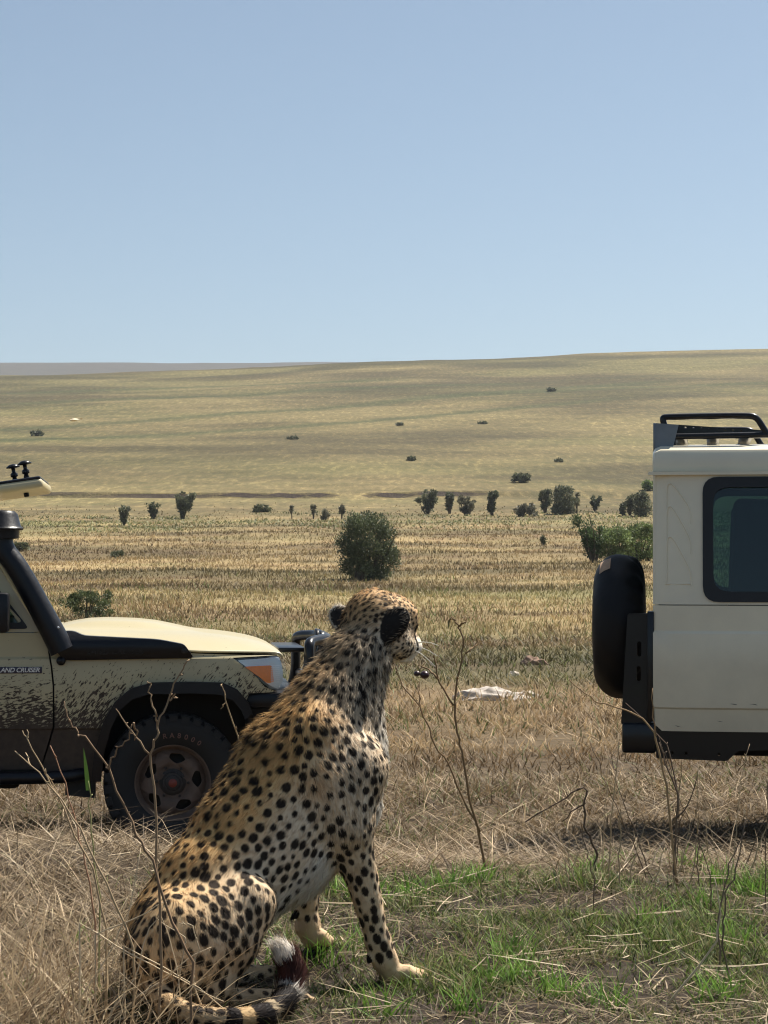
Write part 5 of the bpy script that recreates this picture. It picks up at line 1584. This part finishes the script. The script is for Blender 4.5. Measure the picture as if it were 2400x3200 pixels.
row = [(388, 1642, 58, 34, 'vase', GG, 'thin grey-green bush leaning over dark undergrowth at the left end of the bush row'), (480, 1622, 52, 36, 'vase', DG, 'narrow dark upright bush between the thin bush and the ball-topped bush'),
       (570, 1620, 84, 62, 'vase', GG, 'ball-topped bush on bare stems in the bush row'), (912, 1622, 46, 14, 'sparse', BG, 'thinnest bare sapling standing alone in the gap of the bush row'), (980, 1622, 52, 22, 'sparse', BG, 'bare sapling next to the low grey shrub in the bush row'),
       (1016, 1626, 38, 26, 'low', BG, 'low grey shrub between the bare saplings'), (1068, 1624, 68, 24, 'sparse', BG, 'bare forked sapling with a hooked top, last before the large dark bush'),
       (1335, 1608, 78, 62, 'vase', GG, 'spreading grey-green bush leaning to one side in the bush row'), (1405, 1606, 68, 32, 'vase', GG, 'slim bush beside the spreading grey-green one'),
       (1456, 1611, 62, 56, 'vase', BG, 'loose greyish bush with thin twigs in the bush row'), (1537, 1611, 72, 54, 'vase', DG, 'compact dark cup-shaped bush in the bush row'),
       (1640, 1614, 46, 74, 'low', BG, 'low wide greyish bush in the bush row'), (1704, 1603, 70, 40, 'vase', GG, 'upright bush touching the broad bush with a dead spike'),
       (1762, 1606, 84, 86, 'round', GG, 'broad grey-green bush with a dead spike beside it'), (1800, 1604, 64, 36, 'sparse', BG, 'dead spiky sapling rising beside the broad bush'),
       (1860, 1598, 44, 36, 'vase', DG, 'small dark bush on a stem, next after the broad one'), (1946, 1614, 42, 30, 'vase', DG, 'small dark bush beside the pair near the cream car'),
       (1968, 1612, 66, 34, 'vase', GG, 'grey-green bush of the pair near the cream car'), (2008, 1614, 72, 56, 'round', GG, 'rounder bush of the pair near the cream car')]
for i, (px, py, hh, ww, st_, cl, lb_) in enumerate(row):
    bush(px, py, hh, ww, lb_, 'bush', rowg, st_, cl, None, 20 + i)
grn = 'bright green bushes beside the cream car'
bush(1858, 1757, 152, 120, 'taller grey-green bush with bare stem at the edge of the bright green thicket', 'bush', grn, 'vase', (.085, .125, .05), 3800, 61)
bush(1922, 1754, 112, 125, 'bright green bush in the middle of the thicket beside the cream car', 'bush', grn, 'round', LG, 5200, 62)
bush(2000, 1752, 118, 130, 'bright green bush of the thicket partly hidden behind the cream car', 'bush', grn, 'round', LG, 5200, 63)
bush(2025, 1532, 36, 40, 'small green bush on the bank just behind the cream car', 'bush', None, 'low', LG, None, 64)
bush(275, 1935, 105, 200, 'low tangled green bush behind the bonnet of the muddy car', 'bush', None, 'low', (.085, .105, .045), 4200, 65)
low = 'low dark shrubs dotted over the plain'
for i, (px, py, hh, ww, lb_) in enumerate([(65, 1722, 30, 66, 'low dark shrub right beside the snorkel head'), (366, 1742, 22, 56, 'low dark shrub on the golden grass beyond the muddy car'), (116, 1362, 16, 52, 'dark shrub low on the hill near the flying bird'),
        (820, 1602, 28, 66, 'low grey shrub in the bush row among the saplings'), (1628, 1508, 32, 74, 'green mound-shaped shrub just above the eroded bank'), (1286, 1440, 14, 34, 'tiny dark shrub alone in the middle of the hill'),
        (1720, 1224, 12, 34, 'tiny dark shrub high on the hill'), (915, 1373, 8, 40, 'flat dark shrub below the old tracks on the hill'), (1745, 1444, 10, 40, 'tiny shrub low on the hill beyond the green mound-shaped one'),
        (1696, 1704, 36, 16, 'single thin seedling bush on the plain before the thicket'), (1250, 1330, 7, 30, 'tiny dark shrub at the end of an old track'), (1510, 1325, 7, 30, 'tiny dark shrub in the upper middle of the hill')]):
    bush(px, py, hh, ww, lb_, 'shrub', low, 'low', (.115, .122, .066), None, 80 + i)
# grass-green undergrowth along the bush row
def undergrowth():
    N = 900
    px = rg.random(N) * 2400; py = 1600 + rg.random(N) * 50 + (px < 800) * 15
    k = fbm(px * 0.012, py * 0.03, 91) > 0.48
    P = np.array([ground_hit(a, b, 60, 300) for a, b in zip(px[k][:190], py[k][:190])])
    sets = []
    for p in P:
        m = 22
        x, y = p[0] + rg.normal(size=m) * 1.3, p[1] + rg.normal(size=m) * 2.2
        c = np.tile(c_([.20, .205, .09]) * (0.7 + 0.6 * rg.random()), (m, 1))
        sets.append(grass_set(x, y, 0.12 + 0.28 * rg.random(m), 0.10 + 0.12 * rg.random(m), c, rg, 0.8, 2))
    return merge_sets(sets)
o = link('undergrowth', np_mesh('undergrowth', *undergrowth()), GRASS, kind='stuff', label='low green undergrowth along the bush row')

# ---- dry stalks
def stalk(label, y0, lines, rad=0.0035, col=(.30, .20, .11), group=None, name='dry_stalk', ground=True, jit=0.0):
    """lines are pixel paths of one plant standing at depth y0; the first point of the first line is its foot"""
    f = at(lines[0][0][0], lines[0][0][1], y0)
    base = np.array([f[0], y0, float(gz(f[0], y0))])
    sets = []
    rj = np.random.default_rng(int(lines[0][0][0]))
    for k, ln in enumerate(lines):
        P = np.array([at(px, py, y0) for px, py in ln])
        if k == 0: P = np.concatenate([[base - [0, 0, 0.02]], P[P[:, 2] > base[2] + 0.01] if (P[:, 2] > base[2] + 0.01).any() else P])
        P[:, 1] += np.linspace(0, 1, len(P)) * rj.normal() * 0.03 * (k > 0)
        # subdivide with small kinks
        t = np.linspace(0, len(P) - 1, (len(P) - 1) * 3 + 1)
        P2 = np.stack([np.interp(t, np.arange(len(P)), P[:, i]) for i in range(3)], 1)
        P2[1:-1] += rj.normal(size=(len(P2) - 2, 3)) * 0.0022
        r0 = rad * (1.0 if k == 0 else 0.72)
        sets.append(tube_set(P2 - base, np.linspace(r0, r0 * 0.45, len(P2)), 6, np.array(col) * (0.85 + 0.3 * rj.random())))
        for i in range(2, len(P2) - 1, 4):      # buds at the nodes
            q = P2[i] - base; dd = rj.normal(size=3) * 0.004 + [0, 0, 0.003]
            sets.append(tube_set([q, q + dd], [r0 * 0.9, r0 * 0.3], 5, col))
    V, Q, T, C = merge_sets(sets)
    me = np_mesh(name, V, Q, T, C, smooth=True)
    o = link(name, me, WOODM); o.location = base
    o['label'] = label; o['category'] = 'plant stalk'
    if group: o['group'] = group
    return o, base
FRUIT = plain('dry_fruit', (0.035, 0.012, 0.014), 0.3, noise=0.4, nscale=90)
LEAFM = plain('withered_leaf', (0.22, 0.18, 0.08), 0.8, noise=0.3, nscale=80)
pa, ba = stalk('tall forked dry stalk in front of the cheetah, bearing two dark round fruits', 6.85,
    [[(1525, 2775), (1520, 2720), (1490, 2590), (1468, 2500), (1442, 2345), (1430, 2290), (1417, 2205), (1426, 2150), (1445, 2060), (1450, 2000), (1440, 1968), (1425, 1945), (1412, 1932), (1404, 1938)],
     [(1417, 2205), (1385, 2150), (1368, 2122), (1360, 2060), (1353, 2035), (1325, 2012)], [(1366, 2120), (1340, 2093), (1308, 2082)], [(1455, 2042), (1475, 2028), (1490, 2016)], [(1436, 1957), (1448, 1948), (1456, 1943)],
     [(1500, 2600), (1446, 2497), (1399, 2385), (1359, 2327), (1330, 2254), (1312, 2207), (1265, 2157), (1245, 2110), (1236, 2081)], [(1312, 2207), (1311, 2175), (1304, 2150)]], 0.0052, (.23, .145, .075))
for px, py, r_ in ((1303, 2105, 0.0105), (1327, 2109, 0.0155)):
    bm = bmesh.new(); bmesh.ops.create_icosphere(bm, subdivisions=3, radius=r_)
    for v in bm.verts: v.co.z *= 0.86
    fo = finish(bm, 'fruit', FRUIT, pa, 60); fo.location = at(px, py, 6.85) - ba
V, Q, T, C = ribbons(np.array([at(1404, 1938, 6.85) - ba]), np.array([[-0.2, 0.1, -1.0]]), np.array([[0.1, 0, 0.0]]), np.array([0.032]), np.array([0.010]), np.array([[0.8, 0.6, 0]]), np.array([[.3, .25, .12]]), 4)
link('leaf', np_mesh('leaf', V, Q, T, C), LEAFM, pa)
stalk('tall dry twig branching in front of the muddy front wheel', 4.75,
    [[(500, 2900), (494, 2698), (482, 2509), (467, 2357), (491, 2302), (494, 2259), (525, 2198), (543, 2137), (570, 2090), (592, 2061)], [(494, 2259), (488, 2235), (473, 2192), (468, 2160), (470, 2131), (462, 2128)],
     [(467, 2357), (421, 2302), (390, 2260), (360, 2216)], [(530, 2190), (545, 2180), (555, 2181)]], 0.0036, (.30, .205, .12))
stalk('crooked dry twig leaning across the door gap of the muddy car', 4.70,
    [[(600, 3010), (540, 2880), (470, 2692), (427, 2607), (384, 2509), (339, 2406), (262, 2302), (235, 2275), (210, 2241), (201, 2192)], [(341, 2405), (352, 2372), (372, 2332), (406, 2308), (418, 2259)], [(418, 2259), (424, 2290), (414, 2318)]], 0.0037, (.26, .17, .10))
stalk('pale straight straw stem leaning left in front of the muddy sill', 4.78, [[(420, 2960), (330, 2760), (250, 2590), (190, 2500), (122, 2418), (46, 2347)], [(95, 2392), (75, 2355)]], 0.0030, (.50, .37, .22))
stalk('pale straw stem with a split tip in front of the muddy door', 4.80, [[(330, 2900), (290, 2720), (215, 2560), (160, 2450), (131, 2399), (85, 2310), (70, 2283)], [(85, 2310), (84, 2280)], [(140, 2415), (165, 2450), (185, 2500)]], 0.0027, (.40, .29, .17))
stalk('slender reddish stem rising before the muddy door', 4.85, [[(300, 2880), (270, 2700), (240, 2590), (205, 2450), (157, 2330)]], 0.0026, (.36, .20, .12))
stalk('thin twig in front of the headlight of the muddy car', 6.4, [[(800, 2640), (741, 2296), (705, 2186), (698, 2150), (695, 2137)], [(738, 2285), (745, 2262)], [(708, 2195), (690, 2215)]], 0.0030, (.42, .30, .17))
gs = 'thin dry stalks standing on the mound before the cream car'
stalk('bent black stalk with a drooping broken top on the green mound', 6.7, [[(1852, 2770), (1862, 2700), (1866, 2672), (1850, 2630), (1828, 2580), (1824, 2520), (1835, 2470), (1825, 2458), (1770, 2490), (1640, 2570)], [(1830, 2508), (1800, 2530), (1760, 2570)]], 0.0046, (.10, .07, .05))
stalk('long dry branch arching up towards the spare wheel', 6.6, [[(2120, 2760), (2090, 2500), (2065, 2370), (2045, 2290), (2010, 2245), (1950, 2215), (1870, 2195), (1830, 2170), (1780, 2125)], [(2050, 2300), (2042, 2240), (2038, 2150)]], 0.0042, (.33, .22, .12))
stalk('dark forked stalk curving up before the bumper of the cream car', 6.6, [[(2105, 2760), (2110, 2600), (2120, 2480), (2080, 2380), (2060, 2320)], [(2112, 2560), (2150, 2520), (2180, 2420)], [(2118, 2480), (2110, 2430), (2090, 2330), (1960, 2200)]], 0.0046, (.14, .10, .07))
rs = np.random.default_rng(77)
for i in range(26):
    px = 1740 + 660 * (i + rs.random()) / 26; py = 2720 + 120 * rs.random(); hgt = 150 + 380 * rs.random() ** 1.5
    ln = [(px, py)]; a = rs.normal() * 0.28
    for k in range(4):
        q = ln[-1]; a += rs.normal() * 0.12; ln.append((q[0] + math.sin(a) * hgt / 4, q[1] - hgt / 4))
    br = [[ln[2], (ln[2][0] + rs.normal() * 40, ln[2][1] - 60), (ln[2][0] + rs.normal() * 55, ln[2][1] - 110)]] if rs.random() < 0.5 else []
    cc = (.14, .10, .07) if rs.random() < 0.35 else (.42, .31, .19)
    stalk(('dark' if cc[0] < 0.2 else 'pale') + (' forked' if br else ' unbranched') + (' tall' if hgt > 330 else ' short') + ' thin stalk standing on the mound before the cream car', 6.1 + 0.8 * rs.random(), [ln] + br, 0.0014 + 0.0014 * rs.random(), cc, gs)
for i, (ln, y0, cc) in enumerate([([(2290, 3080), (2255, 2960), (2262, 2880), (2270, 2790), (2300, 2720), (2330, 2560)], 5.25, (.13, .10, .07)), ([(2250, 3010), (2245, 2880), (2260, 2790), (2280, 2700), (2330, 2600)], 5.45, (.15, .11, .08)),
        ([(2050, 3190), (2240, 2940), (2250, 2850), (2232, 2740)], 5.1, (.55, .45, .30))]):
    stalk(('dark crooked stalk leaning over the pale broken reed' if i == 0 else 'straighter dark stalk standing behind the crooked one by the broken reed') if i < 2 else 'pale broken reed propped against the dark crooked stalks', y0, [ln], 0.0030, cc, 'crooked stalks on the mound' if i < 2 else None)
# straws that cross in front of the haunch, one plant each
gh = 'pale straws crossing in front of the haunch'
for ln in ([(250, 2880), (420, 2990), (560, 3060), (700, 3130)], [(390, 2960), (560, 3050), (760, 3190)], [(360, 3180), (480, 3080), (600, 2990), (660, 2960)], [(520, 3190), (560, 3080), (575, 2950), (580, 2930), (490, 2870)],
           [(330, 3190), (420, 3060), (470, 2900), (520, 2820)], [(300, 2920), (430, 2870), (520, 2815)], [(640, 3190), (600, 3060), (620, 2970), (600, 2890), (560, 2885)], [(200, 3190), (330, 3000), (400, 2860), (440, 2650)]):
    stalk('pale broken straw crossing in front of the haunch of the cheetah', 4.78, [ln], 0.0022, (.62, .49, .32), gh)
gb, gbb = stalk('upright stem with one long green blade beside the muddy wheel arch', 4.9, [[(310, 2800), (290, 2640), (281, 2509), (276, 2440)]], 0.0024, (.34, .34, .14), None, 'grass_stem')
V, Q, T, C = ribbons(np.array([at(276, 2470, 4.9) - gbb]), np.array([[-0.10, 0.02, 1.0]]), np.array([[-0.02, 0, 0.0]]), np.array([0.100]), np.array([0.011]), np.array([[0.95, 0.3, 0]]), np.array([[.11, .20, .04]]), 6, None, 2.5)
link('blade', np_mesh('blade', V, Q, T, C), GRASS, gb)

# ---- stones and dead wood behind
def stone(name, label, px0, px1, py, hpx, col, seed, cat='rock'):
    g_ = ground_hit((px0 + px1) / 2, py, 12, 100); dist = g_[1]
    Wm, Hm = (px1 - px0) * dist / FPX, hpx * dist / FPX
    bm = bmesh.new(); bmesh.ops.create_icosphere(bm, subdivisions=4, radius=1.0)
    for v in bm.verts:
        p = np.array(v.co)
        n_ = fbm(np.array([p[0] * 2.2 + seed]), np.array([p[1] * 2 + p[2] * 1.7]), seed)[0] - 0.5
        n2_ = fbm(np.array([p[0] * 7 + seed]), np.array([p[2] * 9 + p[1] * 5]), seed + 5)[0] - 0.5
        k = 1 + 0.55 * n_ + 0.18 * n2_
        v.co = Vector((p[0] * Wm * 0.5 * k, p[1] * Wm * 0.28 * k, max(-0.3, p[2]) * Hm * (0.75 + 0.6 * n_) * k))
    o = finish(bm, name, plain(name + '_surface', col, 0.85, noise=0.35, nscale=9, bump=0.4), None, 50)
    o.location = g_; o['label'] = label; o['category'] = cat
    return o
stone('rock', 'long pale whitish rock lying flat in the dry grass', 1410, 1660, 2185, 42, (.44, .385, .33), 3)
stone('rock', 'small pale stone beside the end of the long whitish rock', 1600, 1690, 2182, 24, (.42, .36, .28), 14)
stone('rock', 'small pale stone above the long whitish rock', 1585, 1625, 2112, 18, (.60, .52, .42), 24)
stone('fallen_branch', 'reddish brown chunk of dead wood lying in the grass', 1628, 1712, 2078, 30, (.24, .15, .10), 33, 'dead wood')

# ---- bird gliding low over the hill
bc = at(232, 1312, 45.0)
bird = empty('bird', bc, 'small tawny bird gliding low in front of the hill', 'bird')
BM = plain('bird_brown', (0.42, 0.27, 0.13), 0.8, noise=0.3, nscale=40); BL = plain('bird_pale', (0.80, 0.70, 0.52), 0.8)
prof = [(-0.11, 0.004), (-0.07, 0.018), (-0.02, 0.030), (0.03, 0.030), (0.06, 0.022), (0.075, 0.020), (0.09, 0.014), (0.105, 0.003)]
V, Q, T, C = tube_set([(x, 0, 0) for x, r in prof], [r for x, r in prof], 10)
link('body', np_mesh('body', V, Q, T, smooth=True), BL, bird)
def wing_(sgn, up):
    pts = [(0.05, 0.02, 0), (0.06, 0.09, up * 0.35), (0.02, 0.20, up * 0.9), (-0.05, 0.235, up), (-0.045, 0.13, up * 0.55), (-0.06, 0.02, 0)]
    V = [(x, y * sgn, z + dz) for dz in (0, 0.006) for x, y, z in pts]; n = len(pts)
    me = bpy.data.meshes.new('wing'); me.from_pydata(V, [], [tuple(range(n))[::-1], tuple(range(n, 2 * n))] + [(i, (i + 1) % n, n + (i + 1) % n, n + i) for i in range(n)])
    link('wing', me, BM if sgn < 0 else BL, bird)
wing_(-1, 0.07); wing_(1, -0.06)
me = bpy.data.meshes.new('tail'); me.from_pydata([(-0.10, -0.010, 0), (-0.10, 0.010, 0), (-0.18, 0.03, 0.0), (-0.18, -0.03, 0.0), (-0.10, -0.010, .005), (-0.10, 0.010, .005), (-0.18, 0.03, 0.005), (-0.18, -0.03, 0.005)], [], [(0, 1, 2, 3), (7, 6, 5, 4), (0, 4, 5, 1), (1, 5, 6, 2), (2, 6, 7, 3), (3, 7, 4, 0)])
link('tail', me, BM, bird)
bird.rotation_euler = (R(12), R(8), R(-150))

# ------------------------------------------------------------------ hazy air over the whole plain
hz = bmesh.new(); bmesh.ops.create_cube(hz, size=1.0)
for v in hz.verts: v.co = Vector((v.co.x * 15200, v.co.y * 6400 + 3090, 138 + v.co.z * 288))
hme = bpy.data.meshes.new('haze'); hz.to_mesh(hme); hz.free()
hm = bpy.data.materials.new('haze_air'); hm.use_nodes = True
hn, hl_ = hm.node_tree.nodes, hm.node_tree.links
hn.remove(hn['Principled BSDF'])
pv = hn.new('ShaderNodeVolumePrincipled')
pv.inputs['Color'].default_value = (0.80, 0.87, 1.0, 1)
pv.inputs['Density'].default_value = 0.00011
pv.inputs['Anisotropy'].default_value = 0.2
hl_.new(pv.outputs[0], hn['Material Output'].inputs['Volume'])
link('haze', hme, hm, kind='stuff', label='thin bluish haze over the plain')
